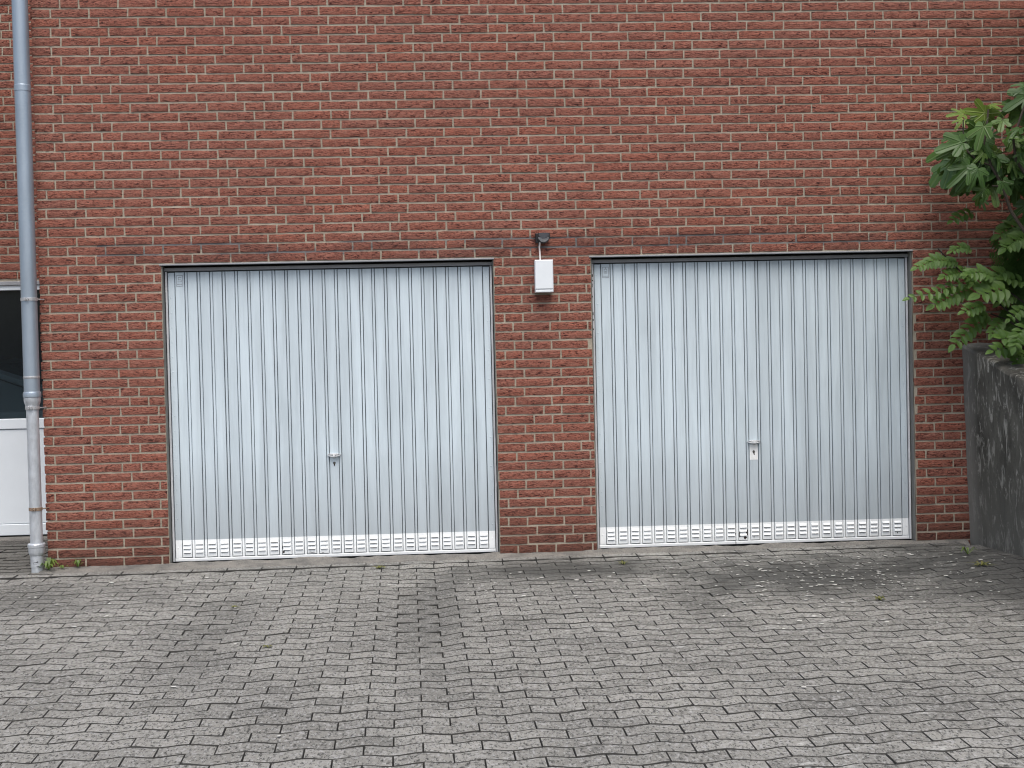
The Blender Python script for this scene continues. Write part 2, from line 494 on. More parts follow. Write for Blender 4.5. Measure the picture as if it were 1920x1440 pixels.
PL, PW, AMP = 0.225, 0.1125, 0.0135
ROT = 0.0199
def paver_mesh(sign, seed, name, mat):
    """S-wave block: both long sides follow the same wave, ends cut straight"""
    rr = random.Random(seed)
    N = 8
    gx, gy = 0.0012, 0.0038
    def ring(inset, z):
        top, bot = [], []
        for i in range(N + 1):
            u = -0.5 + i / N
            x = u * (PL - 2 * gx - 2 * inset)
            w = -sign * AMP * -math.cos(2 * PI * u) * 1.0
            j = rr.uniform(-0.0007, 0.0007)
            top.append((x, PW / 2 - gy - inset + w + j, z))
            bot.append((x, -PW / 2 + gy + inset + w + j, z))
        return top + bot[::-1]
    a, b, c = ring(0.0024, 0.0), ring(0.0004, -0.0045), ring(0.0, -0.05)
    n = len(a)
    mb = MB()
    mb.v = a + b + c
    h = n // 2
    for i in range(h - 1):
        mb.f.append((i, i + 1, n - 2 - i, n - 1 - i))
    for k in range(2):
        for i in range(n):
            mb.f.append((k * n + i, k * n + (i + 1) % n, (k + 1) * n + (i + 1) % n, (k + 1) * n + i))
    mb.mi = [1 if k_ >= h - 1 else 0 for k_ in range(len(mb.f))]
    return mb
pav_mb = {(s, k): paver_mesh(s, k * 3 + s, 'paver', None) for s in (1, -1) for k in range(3)}
pav_me = {k: v.mesh('paver', [M['paver'], M['joint']]) for k, v in pav_mb.items()}
X0, Y0 = -0.475, -0.30
cr_, sr_ = math.cos(ROT), math.sin(ROT)
slots = []
for n in range(0, 47):
    for c in range(-22, 22):
        u = c * PL + (0.5 if n % 2 == 0 else 0.0) * PL
        v = -n * PW
        x, y = X0 + u * cr_ - v * sr_, Y0 + u * sr_ + v * cr_
        if x > 3.58 or x < -4.6:
            continue
        slots.append((x, y, 1 if n % 2 == 0 else -1))
def paver_place(x, y):
    e = 0.06
    z = gz(x, y) + random.gauss(0, 0.0007)
    tx = (gz(x + e, y) - gz(x - e, y)) / (2 * e)
    ty = (gz(x, y + e) - gz(x, y - e)) / (2 * e)
    return z, (ty + random.gauss(0, 0.0045), -tx + random.gauss(0, 0.007), ROT + random.gauss(0, 0.006))
rank = []
for i, (x, y, s) in enumerate(slots):
    px, py, d = seen((x, y, gz(x, y)))
    vis = -20 < px < 1940 and 0 < py < 1450
    rank.append((0 if vis else 1, d, i))
rank.sort()
single = {i for _, _, i in rank[:300]}
field = MB()
for i, (x, y, s) in enumerate(slots):
    z, rot = paver_place(x, y)
    key = (s, random.randrange(3))
    if i in single:
        link('paver', pav_me[key], pavement, (x, y, z), rot)
    else:
        mt = Matrix.Translation((x, y, z)) @ Euler(rot).to_matrix().to_4x4()
        field.add([mt @ Vector(v) for v in pav_mb[key].v], pav_mb[key].f)
        field.mi[-len(pav_mb[key].f):] = pav_mb[key].mi
tag(build(field, 'paving_field', [M['paver'], M['joint']], pavement), kind='stuff')

# straight edging course along the house, then the rough cement fillet
def slab(w, d, t, seed):
    rr = random.Random(seed)
    j = lambda: rr.uniform(-0.002, 0.002)
    mb = MB()
    b = 0.003
    vs = [(-w / 2 + b, -d / 2 + b, 0), (w / 2 - b, -d / 2 + b, 0), (w / 2 - b, d / 2 - b, 0), (-w / 2 + b, d / 2 - b, 0),
          (-w / 2, -d / 2, -b), (w / 2, -d / 2, -b), (w / 2, d / 2, -b), (-w / 2, d / 2, -b),
          (-w / 2, -d / 2, -t), (w / 2, -d / 2, -t), (w / 2, d / 2, -t), (-w / 2, d / 2, -t)]
    vs = [(x + j(), y + j(), z) for x, y, z in vs]
    mb.add(vs, [(0, 1, 2, 3)])
    mb.f += [(i, (i + 1) % 4, 4 + (i + 1) % 4, 4 + i) for i in range(4)] + [(4 + i, 4 + (i + 1) % 4, 8 + (i + 1) % 4, 8 + i) for i in range(4)]
    mb.mi += [1] * 8
    return mb
edge_me = [slab(0.220, 0.112, 0.05, k).mesh('edging_stone', [M['paver'], M['joint']]) for k in range(3)]
x = -4.4
while x < 3.38:
    y = -0.186 + ROT * (x - X0) + 0.004 * math.sin(x * 2.1)
    link('edging_stone', random.choice(edge_me), pavement, (x, y, gz(x, y) + random.gauss(0.004, 0.002)), (random.gauss(0, 0.012), random.gauss(0, 0.008), ROT + random.gauss(0.0, 0.007)))
    x += 0.2245
yard_me = [slab(0.222, 0.109, 0.05, 10 + k).mesh('yard_paver', [M['yard'], M['joint']]) for k in range(3)]
for r in range(11):
    for c in range(8):
        x, y = -4.35 + c * 0.226 + (0.113 if r % 2 else 0), -0.112 + r * 0.1125
        if x < -2.72 and not (x > -2.95 and y > 0.0 and x > -2.86):
            link('yard_paver', random.choice(yard_me), pavement, (x, y, gz(x, y) - 0.002 + random.gauss(0, 0.002)), (random.gauss(0, 0.008), random.gauss(0, 0.008), random.gauss(0, 0.006)))
sill = MB()
sill.bbox(-5.2, -2.9, 1.17, 1.36, -0.10, 0.048, 0.006)
build(sill, 'door_sill', M['cement'], pavement)

f = MB()
nx, ny = 260, 7
for j in range(ny):
    for i in range(nx):
        x = -2.83 + i * (6.24 / (nx - 1))
        t = j / (ny - 1)
        y = 0.028 - t * (0.168 - ROT * (x - X0) * 0.95 + 0.022 * mnoise.noise(Vector((x * 3, 0, 1))))
        z = (0.010 - 0.024 * t) + 0.012 * mnoise.noise(Vector((x * 4, y * 14, 2))) + 0.007 * mnoise.noise(Vector((x * 17, y * 30, 5)))
        z -= 0.012 * (1 if j == ny - 1 else 0)
        f.v.append((x, y, z))
for j in range(ny - 1):
    for i in range(nx - 1):
        f.f.append((j * nx + i, j * nx + i + 1, (j + 1) * nx + i + 1, (j + 1) * nx + i))
        f.mi.append(0)
build(f, 'cement_fillet', M['cement'], pavement, smooth=True)

# ------------------------------------------------------------------ the brick house
OPEN = [(-2.004, 0.199), (0.855, 3.063)]
XL, XR, ZT = -2.80, 4.62, 4.25
house = empty('brick_building', (0, 0, 0), 'rustic red brick facade holding the two ribbed metal garage doors', 'building')
core = MB()
core.box(XL + 0.004, -2.004, 0.0035, 0.30, -0.4, 1.992)
core.box(0.199, 0.855, 0.0035, 0.30, -0.4, 1.992)
core.box(3.063, 6.5, 0.0035, 0.30, -0.4, 1.992)
core.box(XL + 0.004, 6.5, 0.0035, 0.30, 1.992, 4.6)
core.box(XL + 0.004, -2.55, 0.30, 6.0, -0.4, 4.6)
core.box(6.25, 6.5, 0.30, 6.0, -0.4, 4.6)
core.box(-2.55, 6.25, 5.8, 6.0, -0.4, 4.6)
core.box(-2.55, 6.25, 0.30, 5.8, 4.4, 4.6)
core.box(-2.55, 6.25, 0.30, 5.8, -0.4, -0.01)
core.box(-2.55, 6.25, 0.30, 5.8, 2.2, 2.3)
build(core, 'mortar_wall', M['mortar'], house)
parapet = MB()
parapet.bbox(XL - 0.03, 6.53, -0.03, 6.03, 4.602, 4.68, 0.004)
build(parapet, 'coping', M['head'], house)

NOM, BH = 0.2390, 0.0500
def brick_mb(seed, depth=0.048):
    rr = random.Random(seed)
    N = 6
    mb = MB()
    fr, bk = [], []
    for row, z in ((0, -BH / 2), (1, BH / 2)):
        for i in range(N + 1):
            x = -NOM / 2 + NOM * i / N
            ex = rr.uniform(-0.0018, 0.0018) if i in (0, N) else 0
            fr.append((x + ex, rr.uniform(-0.0022, 0.0012), z + rr.uniform(-0.0016, 0.0012) * (1 if row else 1)))
    mid = [(-NOM / 2 + NOM * i / N, rr.uniform(-0.0045, -0.0005), rr.uniform(-0.006, 0.006)) for i in range(N + 1)]
    bk = [(x, depth, z) for x, y, z in fr]
    mb.v = fr + mid + bk
    n = N + 1
    m0, b0 = 2 * n, 3 * n
    for i in range(N):
        mb.f += [(i, i + 1, m0 + i + 1, m0 + i), (m0 + i, m0 + i + 1, n + i + 1, n + i)]
        mb.f += [(b0 + i, b0 + i + 1, i + 1, i), (n + i, n + i + 1, b0 + n + i + 1, b0 + n + i)]
    mb.f += [(0, m0, n, b0 + n, b0), (N, b0 + N, b0 + n + N, n + N, m0 + N)]
    mb.mi = [0] * len(mb.f)
    return mb
BV = [brick_mb(50 + k) for k in range(8)]
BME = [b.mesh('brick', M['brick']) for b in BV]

def course_joints(i, x0, x1, rr):
    """wild bond: quarter steps from course to course, headers thrown in"""
    if i >= 8:
        first = 0.125 if i % 2 == 0 else 0.1875
    else:
        first = 0.0625 if i % 2 == 1 else 0.25
    xs = [x0, x0 + first]
    since = rr.randint(0, 3)
    while xs[-1] < x1:
        since += 1
        if rr.random() < (0.0 if since < 2 else 0.055 * since):
            xs.append(xs[-1] + 0.125)
            since = 0
            if rr.random() < 0.12:
                xs.append(xs[-1] + 0.125)
        else:
            xs.append(xs[-1] + 0.25)
    return [x + (rr.uniform(-0.004, 0.004) if k else 0) for k, x in enumerate(xs)]

def bricks_of(x0, x1, i0, i1, openings, zbase, seed, opening_top):
    rr = random.Random(seed)
    out = []
    for i in range(i0, i1):
        zl = zbase + i * 0.0625
        js = course_joints(i, x0, x1, rr)
        for a, b in zip(js, js[1:]):
            segs = [(a + 0.006 if a > x0 else a + rr.uniform(-0.006, 0.002), min(b, x1) - 0.006)]
            if zl + 0.02 < opening_top:
                for o0, o1 in openings:
                    new = []
                    for s0, s1 in segs:
                        if s1 <= o0 or s0 >= o1:
                            new.append((s0, s1))
                        else:
                            if s0 < o0 - 0.02: new.append((s0, o0 - rr.uniform(0.0, 0.005)))
                            if s1 > o1 + 0.02: new.append((o1 + rr.uniform(0.0, 0.005), s1))
                    segs = new
            for s0, s1 in segs:
                if s1 - s0 > 0.018:
                    out.append(((s0 + s1) / 2 + 0.0, zl + 0.03125 + rr.uniform(-0.0012, 0.0012), s1 - s0))
    return out

allb = bricks_of(XL, XR, -34, 36, OPEN, 2.0, 11, 1.99)
rk = []
for i, (x, z, w) in enumerate(allb):
    px, py, d = seen((x, 0, z))
    vis = 15 < px < 1905 and 8 < py < 1432 and not (px > 1790 and py > 620)
    rk.append((0 if vis else 1, -w * (9.0 / d) ** 2 if w < 0.236 else -0.24 * (9.0 / d) ** 2, i))
rk.sort()
single = {i for _, _, i in rk[:300]}
wallmb = MB()
def put_brick(x, z, w, single_, parent, mb, y=0.0):
    k = random.randrange(8)
    yy = y + random.uniform(-0.0025, 0.0015)
    ry = random.gauss(0, 0.003)
    if single_:
        link('brick', BME[k], parent, (x, yy, z), (0, ry, 0), (w / NOM, 1, 1))
    else:
        s = w / NOM
        c, q = math.cos(ry), math.sin(ry)
        mb.add([(x + v[0] * s * c + v[2] * q, yy + v[1], z - v[0] * s * q + v[2] * c) for v in BV[k].v], BV[k].f)
for i, (x, z, w) in enumerate(allb):
    put_brick(x, z, w, i in single, house, wallmb)
# the return of the wall round the corner beside the downpipe
for i in range(-34, 36):
    yy, zl = 0.055, 2.0 + i * 0.0625 + 0.03125
    L = 0.125 if i % 2 else 0.25
    while yy < 1.36:
        w = min(L, 1.375 - yy) - 0.011
        if w > 0.02:
            k = random.randrange(8)
            wallmb.add([(XL + v[1] * 1.0, yy + w / 2 - v[0] * w / NOM, zl + v[2]) for v in BV[k].v], BV[k].f)
        yy += L
        L = 0.25
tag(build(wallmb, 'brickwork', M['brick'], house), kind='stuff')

# steel lip over each opening
for o0, o1 in OPEN:
    lip = MB()
    lip.bbox(o0 - 0.012, o1 + 0.004, -0.006, 0.03, 1.9875, 1.9975, 0.002)
    build(lip, 'lintel_angle', M['head'], house)
    lip = MB()
    lip.box(o0, o1, 0.100, 0.106, 1.93, 1.992)
    build(lip, 'head_shade', M['dark'], house)  # dark sheet standing in for the shadow between lip and frame head
slot = MB()
slot.box(2.822, 2.831, -0.001, 0.0055, 3.452, 3.487)
build(slot, 'weep_hole', M['dark'], house)

# ------------------------------------------------------------------ recessed wing at the left edge
WY = 1.37
wing = empty('brick_wing', (0, 0, 0), 'set back red brick wing over the white glazed door behind the downpipe', 'building')
core = MB()
core.box(-2.95, XL + 0.004, WY + 0.0035, 1.62, -0.4, 1.985)
core.box(-7.0, -5.3, WY + 0.0035, 1.62, -0.4, 1.985)
core.box(-7.0, XL + 0.004, WY + 0.0035, 1.62, 1.985, 4.6)
core.box(-7.0, -6.8, 1.62, 6.0, -0.4, 4.6)
core.box(-6.8, XL + 0.004, 5.8, 6.0, -0.4, 4.6)
core.box(-6.8, XL + 0.004, 1.62, 5.8, 4.4, 4.6)
core.box(-6.8, XL + 0.004, 1.62, 5.8, -0.4, 0.0)
core.box(-6.8, XL + 0.004, 1.62, 5.8, 2.2, 2.3)
build(core, 'mortar_wall', M['mortar'], wing)
wingmb = MB()
for x, z, w in bricks_of(-4.6, -2.82, -34, 36, [(-5.3, -2.95)], 2.0 - 0.0, 29, 1.99):
    px, py, d = seen((x, WY, z))
    put_brick(x, z, w, -25 < px < 90 and py > -10 and z > 1.98, wing, wingmb, WY)
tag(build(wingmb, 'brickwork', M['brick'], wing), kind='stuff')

# ------------------------------------------------------------------ white glazed door in the wing
def mat_glass():
    k = NT('dark_glass')
    k.b.inputs['Base Color'].default_value = (0.022, 0.028, 0.033, 1)
    k.b.inputs['Roughness'].default_value = 0.05
    k.b.inputs['IOR'].default_value = 1.45
    tr = k.n('ShaderNodeBsdfTransparent')
    tr.inputs['Color'].default_value = (0.84, 0.90, 0.92, 1)
    ms = k.n('ShaderNodeMixShader')
    ms.inputs[0].default_value = 0.33
    k.t.links.new(tr.outputs[0], ms.inputs[1])
    k.t.links.new(k.b.outputs[0], ms.inputs[2])
    k.t.links.new(ms.outputs[0], k.out.inputs['Surface'])
    return k.m
M['glass'] = mat_glass()
M['carpaint'] = mat_plain('car_paint', (0.42, 0.50, 0.53), 0.3, 0.1, 4)
M['carglass'] = mat_plain('car_glass', (0.30, 0.37, 0.39), 0.2, 0.2, 3)
M['tyre'] = mat_plain('tyre_rubber', (0.02, 0.02, 0.02), 0.8, 0.2)
wd = empty('glazed_door', (-4.12, WY, 0.05), 'white framed door with dark glass over a white panel, behind the downpipe', 'door')
L0, L1 = -1.18, 1.168
mb = MB(); mb.bbox(L0, L1, 0.010, 0.07, 1.868, 1.932, 0.004); build(mb, 'top_rail', M['upvc'], wd)
mb = MB(); mb.bbox(L0, L1, -0.006, 0.05, 1.905, 1.935, 0.003); build(mb, 'head_trim', M['head'], wd)
for xa in (L0, L1 - 0.07):
    mb = MB(); mb.bbox(xa, xa + 0.07, 0.012, 0.07, 0.0, 1.868, 0.004); build(mb, 'stile', M['upvc'], wd)
mb = MB(); mb.bbox(L0 + 0.07, L1 - 0.07, 0.010, 0.07, 0.815, 0.894, 0.005); build(mb, 'mid_rail', M['upvc'], wd)
mb = MB(); mb.bbox(L0 + 0.07, L1 - 0.07, 0.020, 0.07, 0.094, 0.811, 0.004); build(mb, 'panel', M['upvc'], wd)
mb = MB(); mb.bbox(L0 + 0.07, L1 - 0.07, 0.010, 0.07, 0.004, 0.091, 0.005); build(mb, 'bottom_rail', M['upvc'], wd)
mb = MB(); mb.box(L0 + 0.07, L1 - 0.07, 0.030, 0.036, 0.894, 1.868); build(mb, 'glass_pane', M['glass'], wd)
mb = MB(); mb.box(L0, L1, 0.030, 0.08, -0.03, 0.003); build(mb, 'threshold', M['dark'], wd)

car = empty('parked_car', (-4.3, 3.0, 0.0), 'dark car dimly visible in the dark glass of the white door', 'car')  # car shape in the glass, built as a body behind the pane
prof = [(-2.0, 0.3), (-2.02, 0.75), (-1.75, 0.92), (-0.9, 0.98), (-0.85, 0.30)]
def extr(pts, y0, y1):
    mb = MB()
    n = len(pts)
    mb.v = [(x, y0, z) for x, z in pts] + [(x, y1, z) for x, z in pts]
    mb.f = [tuple(range(n)), tuple(range(2 * n - 1, n - 1, -1))] + [(i, (i + 1) % n, n + (i + 1) % n, n + i) for i in range(n)]
    mb.mi = [0] * len(mb.f)
    return mb
build(extr([(-1.9, 0.25), (-1.95, 0.85), (-1.0, 0.95), (1.2, 0.97), (2.0, 0.82), (2.1, 0.55), (2.05, 0.25)], -0.80, 0.80), 'body', M['carpaint'], car)
build(extr([(-1.45, 0.95), (-1.05, 1.33), (0.15, 1.37), (1.15, 0.965)], -0.66, 0.66), 'greenhouse', M['carglass'], car)
build(extr([(-1.15, 1.331), (-0.9, 1.385), (0.1, 1.42), (0.32, 1.371)], -0.68, 0.68), 'roof', M['carpaint'], car)
for yy in (-0.70, 0.70):
    mb = MB(); mb.tube([(1.25, yy, 0.95), (0.72, yy, 1.20), (0.20, yy * 0.96, 1.385)], [0.045, 0.04, 0.04], 6); build(mb, 'pillar', M['carpaint'], car)
    mb = MB(); mb.tube([(-0.35, yy, 0.95), (-0.38, yy * 0.96, 1.37)], 0.04, 6); build(mb, 'pillar', M['carpaint'], car)
for xx in (-1.3, 1.35):
    for yy in (-0.76, 0.58):
        mb = MB(); mb.tube([(xx, yy, 0.31), (xx, yy + 0.2, 0.31)], 0.31, 18); build(mb, 'wheel', M['tyre'], car)

# ------------------------------------------------------------------ the two garage doors
HW = 1.1025
PITCH = 0.083
mb = MB(); mb.bbox(-0.030, 0.030, 0.070, 0.084, 0.035, 1.946, 0.0028); PANEL = mb.mesh('panel', M['door'])
mb = MB(); mb.bbox(-0.0072, 0.0072, 0.0715, 0.084, 0.031, 1.946, 0.002); RIB = mb.mesh('rib', M['door'])
mb = MB()
for k in range(6):
    pass
lw = 0.0228
prof = [(0.0706, 0.0185), (0.0660, 0.014), (0.0610, 0.0055), (0.0612, 0.003), (0.0706, 0.003)]
n = len(prof)
for sx in (-1, 1):
    mb.v += [(sx * (lw if 0 < i < 4 else lw + 0.002), y, z) for i, (y, z) in enumerate(prof)]
mb.f = [(i, i + 1, n + i + 1, n + i) for i in range(n - 1)] + [tuple(range(n)), tuple(range(2 * n - 1, n - 1, -1))]
mb.mi = [0] * len(mb.f)
mb.box(-lw, lw, 0.0694, 0.0706, -0.0012, 0.003, 1)
LOUVRE = mb.mesh('louvre', [M['door'], M['dark']])

def garage_door(cx, label, right):
    d = empty('garage_door', (cx, 0, 0), label, 'garage door', 'ribbed metal garage doors')
    for s in (-1, 1):
        mb = MB()
        mb.bbox(*sorted((s * 1.0965, s * 1.1020)), 0.010, 0.09, 0.0, 1.984, 0.002)
        build(mb, 'jamb', M['jamb'], d)
        mb = MB()
        mb.bbox(*sorted((s * 1.0785, s * 1.0915)), 0.0640, 0.095, 0.008, 1.950, 0.002)
        build(mb, 'frame_flange', M['flange'], d)
        mb = MB()
        mb.bbox(*sorted((s * 1.0310, s * 1.0735)), 0.0700, 0.084, 0.031, 1.944, 0.003)
        e = build(mb, 'edge_strip', M['door'], d)
        rv = MB()
        for q in range(19):
            z = 0.10 + q * 0.0985
            c = s * 1.056
            ring = [(c + 0.0055 * math.cos(2 * PI * k / 8), 0.0699, z + 0.0055 * math.sin(2 * PI * k / 8)) for k in range(8)]
            rv.add(ring + [(c, 0.0668, z)], [(k, (k + 1) % 8, 8) for k in range(8)])
        tag(build(rv, 'rivets', M['door'], e, smooth=True), kind='stuff')
        mb = MB()
        mb.box(*sorted((s * 1.0735, s * 1.0965)), 0.094, 0.098, 0.0, 1.985)
        build(mb, 'gap', M['dark'], d)
    mb = MB()
    mb.bbox(-1.0960, 1.0960, 0.056, 0.095, 1.9535, 1.9760, 0.003)
    build(mb, 'frame_head', M['head'], d)
    mb = MB(); mb.box(-1.0735, 1.0735, 0.0825, 0.088, 0.028, 1.950); build(mb, 'backing_sheet', M['groove'], d)
    mb = MB(); mb.bbox(-1.0760, 1.0760, 0.0670, 0.090, 0.008, 0.0295, 0.003); build(mb, 'bottom_rail', M['door'], d)
    mb = MB(); mb.box(-1.0960, 1.0960, 0.086, 0.30, -0.02, 0.006); build(mb, 'threshold', M['dark'], d)
    panels = []
    for k in range(25):
        p = link('panel', PANEL, d, ((k - 12) * PITCH, random.gauss(0, 0.0004), 0), (0, 0, random.gauss(0, 0.006)))
        panels.append(p)
        for z in (0.118, 0.0905, 0.063):
            link('louvre', LOUVRE, p, (0, 0, z))
        if k < 24:
            link('rib', RIB, d, ((k - 11.5) * PITCH, 0, 0))
    # pull handle
    hz, hx = (0.711, 0.0) if right else (0.698, 0.0)
    mb = MB()
    for s in (-1, 1):
        pts = []
        for i in range(11):
            t = -1 + i / 5
            q = 1 - t * t
            pts.append((t * 0.043, 0.066 - 0.030 * q ** 0.7, s * 0.0085 * q ** 0.5))
        mb.tube(pts, 0.0036, 8)
    mb.bbox(-0.036, 0.036, 0.050, 0.070, -0.004, 0.004, 0.002)
    h = build(mb, 'handle', M['flange'], d, (hx, 0, hz), smooth=True)
    mb = MB(); mb.tube([(0, 0.070, -0.012), (0, 0.052, -0.010), (0, 0.046, -0.004)], [0.010, 0.008, 0.006], 10)
    build(mb, 'handle_neck', M['flange'], h, smooth=True)
    kz = 0.640 if right else 0.643
    def keyhole(par, wob):
        mb = MB()
        rr = random.Random(4)
        pts = []
        for i in range(14):
            a = math.radians(-60 + 300 * i / 13)
            r = 0.0085 + wob * rr.uniform(-0.3, 1)
            pts.append((r * math.cos(a), r * math.sin(a)))
        pts += [(-0.0038 + wob, -0.020), (0.0042 + wob * 0.8, -0.021)]
        mb.v = [(x, 0.0688, z) for x, z in pts] + [(x, 0.072, z) for x, z in pts]
        n = len(pts)
        mb.f = [tuple(range(n))] + [(i, (i + 1) % n, n + (i + 1) % n, n + i) for i in range(n)]
        mb.mi = [0] * len(mb.f)
        o = build(mb, 'keyhole', M['rust'], par, (hx, 0, kz))
        mb = MB(); mb.tube([(0.001, 0.0688, 0.0), (0.001, 0.0672, 0.0)], 0.0042, 10); build(mb, 'lock_core', M['jamb'], o)
    if right:
        mb = MB(); mb.box(-0.0285, 0.0275, 0.0690, 0.0704, 0.586, 0.690)
        build(mb, 'lock_patch', M['patch'], d)
        keyhole(d, 0.0032)
    else:
        keyhole(d, 0.0)
    # pressed maker's emblem on the first panel
    mb = MB()
    x0, x1, z0, z1 = -0.022, 0.022, 1.852, 1.926
    bars = [(x0, x1, z1 - 0.003, z1), (x0, x1, z0, z0 + 0.003), (x0, x0 + 0.003, z0 + 0.003, z1 - 0.003), (x1 - 0.003, x1, z0 + 0.003, z1 - 0.003)]
    if right:
        bars += [(x0 + 0.003, x1 - 0.003, z0 + 0.010, z0 + 0.0125), (-0.011, 0.011, 1.909, 1.912), (-0.011, -0.008, 1.880, 1.909), (0.008, 0.011, 1.880, 1.909),
                 (-0.0015, 0.0015, 1.912, 1.923), (-0.006, 0.006, 1.894, 1.897), (-0.004, -0.001, 1.880, 1.894), (0.002, 0.005, 1.880, 1.894)]
    else:
        bars += [(-0.010, 0.012, 1.910, 1.9135), (-0.010, 0.010, 1.895, 1.898), (-0.010, -0.007, 1.898, 1.910), (0.009, 0.012, 1.885, 1.895),
                 (-0.014, 0.014, 1.881, 1.884)] + [(-0.016 + q * 0.0055, -0.0125 + q * 0.0055, 1.862, 1.870) for q in range(6)]
    for a, b, c, e in bars:
        mb.box(a, b, 0.0686, 0.0704, c, e)
    build(mb, 'emblem', M['emblem'], panels[0])
    # rust holes and dents at the foot
    def hole(k, pts, name='rust_hole'):
        mb = MB()
        n = len(pts)
        mb.v = [(x, 0.0692, z) for x, z in pts] + [(x, 0.0712, z) for x, z in pts]
        mb.f = [tuple(range(n))] + [(i, (i + 1) % n, n + (i + 1) % n, n + i) for i in range(n)]
        mb.mi = [0] * len(mb.f)
        build(mb, name, M['rust'], panels[k])
    if right:
        hole(11, [(0.004, 0.046), (0.012, 0.039), (0.017, 0.044), (0.026, 0.052), (0.021, 0.058), (0.012, 0.061), (0.003, 0.058)])
        hole(11, [(0.016, 0.078), (0.029, 0.068), (0.030, 0.108), (0.022, 0.108), (0.021, 0.090)])
        hole(11, [(-0.029, 0.055), (-0.022, 0.056), (-0.017, 0.072), (-0.022, 0.085), (-0.029, 0.098)])
        hole(11, [(-0.018, 0.076), (0.002, 0.068), (0.015, 0.074), (0.001, 0.0735)])
        hole(10, [(0.012, 0.067), (0.029, 0.077), (0.030, 0.086), (0.022, 0.076)])
        hole(12, [(-0.010, 0.066), (-0.006, 0.066), (-0.0085, 0.044), (-0.011, 0.050)])
        hole(13, [(-0.018, 0.107), (-0.010, 0.110), (-0.001, 0.107), (-0.001, 0.094), (-0.011, 0.094), (-0.012, 0.102)])
        hole(24, [(-0.004, 0.048), (0.001, 0.050), (0.001, 0.060), (-0.004, 0.058)])
        hole(21, [(-0.012, 0.109), (-0.006, 0.111), (-0.007, 0.104), (-0.011, 0.104)])
        fl = MB()
        rr = random.Random(2)
        for zc, hh in ((1.86, 0.018), (1.83, 0.01), (1.79, 0.024), (1.72, 0.012), (1.60, 0.02), (1.56, 0.014), (1.50, 0.01)):
            fl.box(-1.0915, -1.0870 + rr.uniform(0, 0.003), 0.0634, 0.066, zc, zc + hh)
        build(fl, 'flaked_paint', M['rust'], d)
        mb = MB(); mb.box(-0.139, -0.1345, 0.0664, 0.068, 0.0085, 0.0290); build(mb, 'rail_joint', M['rust'], d)
    else:
        hole(8, [(-0.029, 0.044), (-0.021, 0.044), (-0.016, 0.052), (-0.019, 0.060), (-0.027, 0.062)])
        hole(8, [(-0.0295, 0.075), (-0.026, 0.075), (-0.026, 0.092), (-0.0295, 0.094)])
        hole(10, [(-0.024, 0.042), (-0.010, 0.048), (0.000, 0.043), (0.014, 0.047), (0.022, 0.040), (0.014, 0.0435), (0.0, 0.0395), (-0.010, 0.0445)])
        hole(11, [(-0.02, 0.041), (-0.008, 0.043), (0.0, 0.041), (-0.008, 0.0395)])
        hole(12, [(-0.014, 0.058), (-0.005, 0.064), (0.01, 0.067), (-0.004, 0.061), (-0.011, 0.055)])
        hole(19, [(0.012, 0.088), (0.019, 0.090), (0.018, 0.097), (0.012, 0.096)])
    return d
M['emblem'] = mat_plain('pressed_mark', (0.30, 0.335, 0.37), 0.5, 0.2, 60)
garage_door(-0.9025, 'white ribbed garage door with a bare keyhole under its handle, nearer the downpipe', False)
garage_door(1.959, 'white ribbed garage door with a bright patch round its lock and rust holes, nearer the concrete wall', True)

# ------------------------------------------------------------------ box, cable and fitting on the pier between the doors
bx = empty('switch_box', (0.531, 0, 1.755), 'white rectangular box fixed to the brick pier between the garage doors', 'box')
mb = MB(); mb.bbox(-0.059, 0.059, -0.078, 0.0, 0.002, 0.214, 0.003); build(mb, 'body', M['white'], bx)
mb = MB(); mb.bbox(-0.061, 0.061, -0.098, -0.079, 0.020, 0.217, 0.006); build(mb, 'lid', M['white'], bx)
mb = MB(); mb.bbox(-0.060, 0.060, -0.096, -0.079, 0.0, 0.0185, 0.004); build(mb, 'bottom_cover', M['white'], bx)
mb = MB(); mb.tube([(0.5115, -0.040, 1.971), (0.5105, -0.034, 2.02), (0.508, -0.032, 2.06), (0.513, -0.050, 2.105), (0.517, -0.06, 2.118)], 0.0058, 10)
tag(build(mb, 'cable', M['cable'], smooth=True), 'short white cable running from the black fitting down into the white box', 'cable')
ft = empty('wall_fitting', (0.535, 0, 2.128), 'small black fitting with a grey half round hood, on the pier over the white box', 'wall fitting')
mb = MB(); mb.bbox(-0.052, -0.006, -0.050, 0.0, -0.038, 0.024, 0.004); build(mb, 'bracket', M['black'], ft)
mb = MB()
pts = [(-0.034, 0.025), (0.041, 0.025), (0.044, 0.0)] + [(0.043 * math.cos(math.radians(a)), 0.043 * math.sin(math.radians(a))) for a in range(-10, -181, -17)]
n = len(pts)
mb.v = [(x, -0.066, z) for x, z in pts] + [(x, -0.001, z) for x, z in pts]
mb.f = [tuple(range(n)), tuple(range(2 * n - 1, n - 1, -1))] + [(i, (i + 1) % n, n + (i + 1) % n, n + i) for i in range(n)]
mb.mi = [0] * len(mb.f)
build(mb, 'housing', M['black'], ft)
mb = MB()
rings = []
for j in range(5):
    a = math.radians(90 * j / 4)
    rings.append([(0.036 * math.cos(a) * math.cos(2 * PI * k / 20), -0.0665 - 0.022 * math.sin(a), -0.003 - 0.034 * math.cos(a) * abs(math.sin(2 * PI * k / 20))) for k in range(20)])
mb.v = [v for r in rings for v in r]
mb.f = [(j * 20 + k, j * 20 + (k + 1) % 20, (j + 1) * 20 + (k + 1) % 20, (j + 1) * 20 + k) for j in range(4) for k in range(20)]
mb.mi = [0] * len(mb.f)
build(mb, 'lens', M['lens'], ft, smooth=True)
mb = MB()
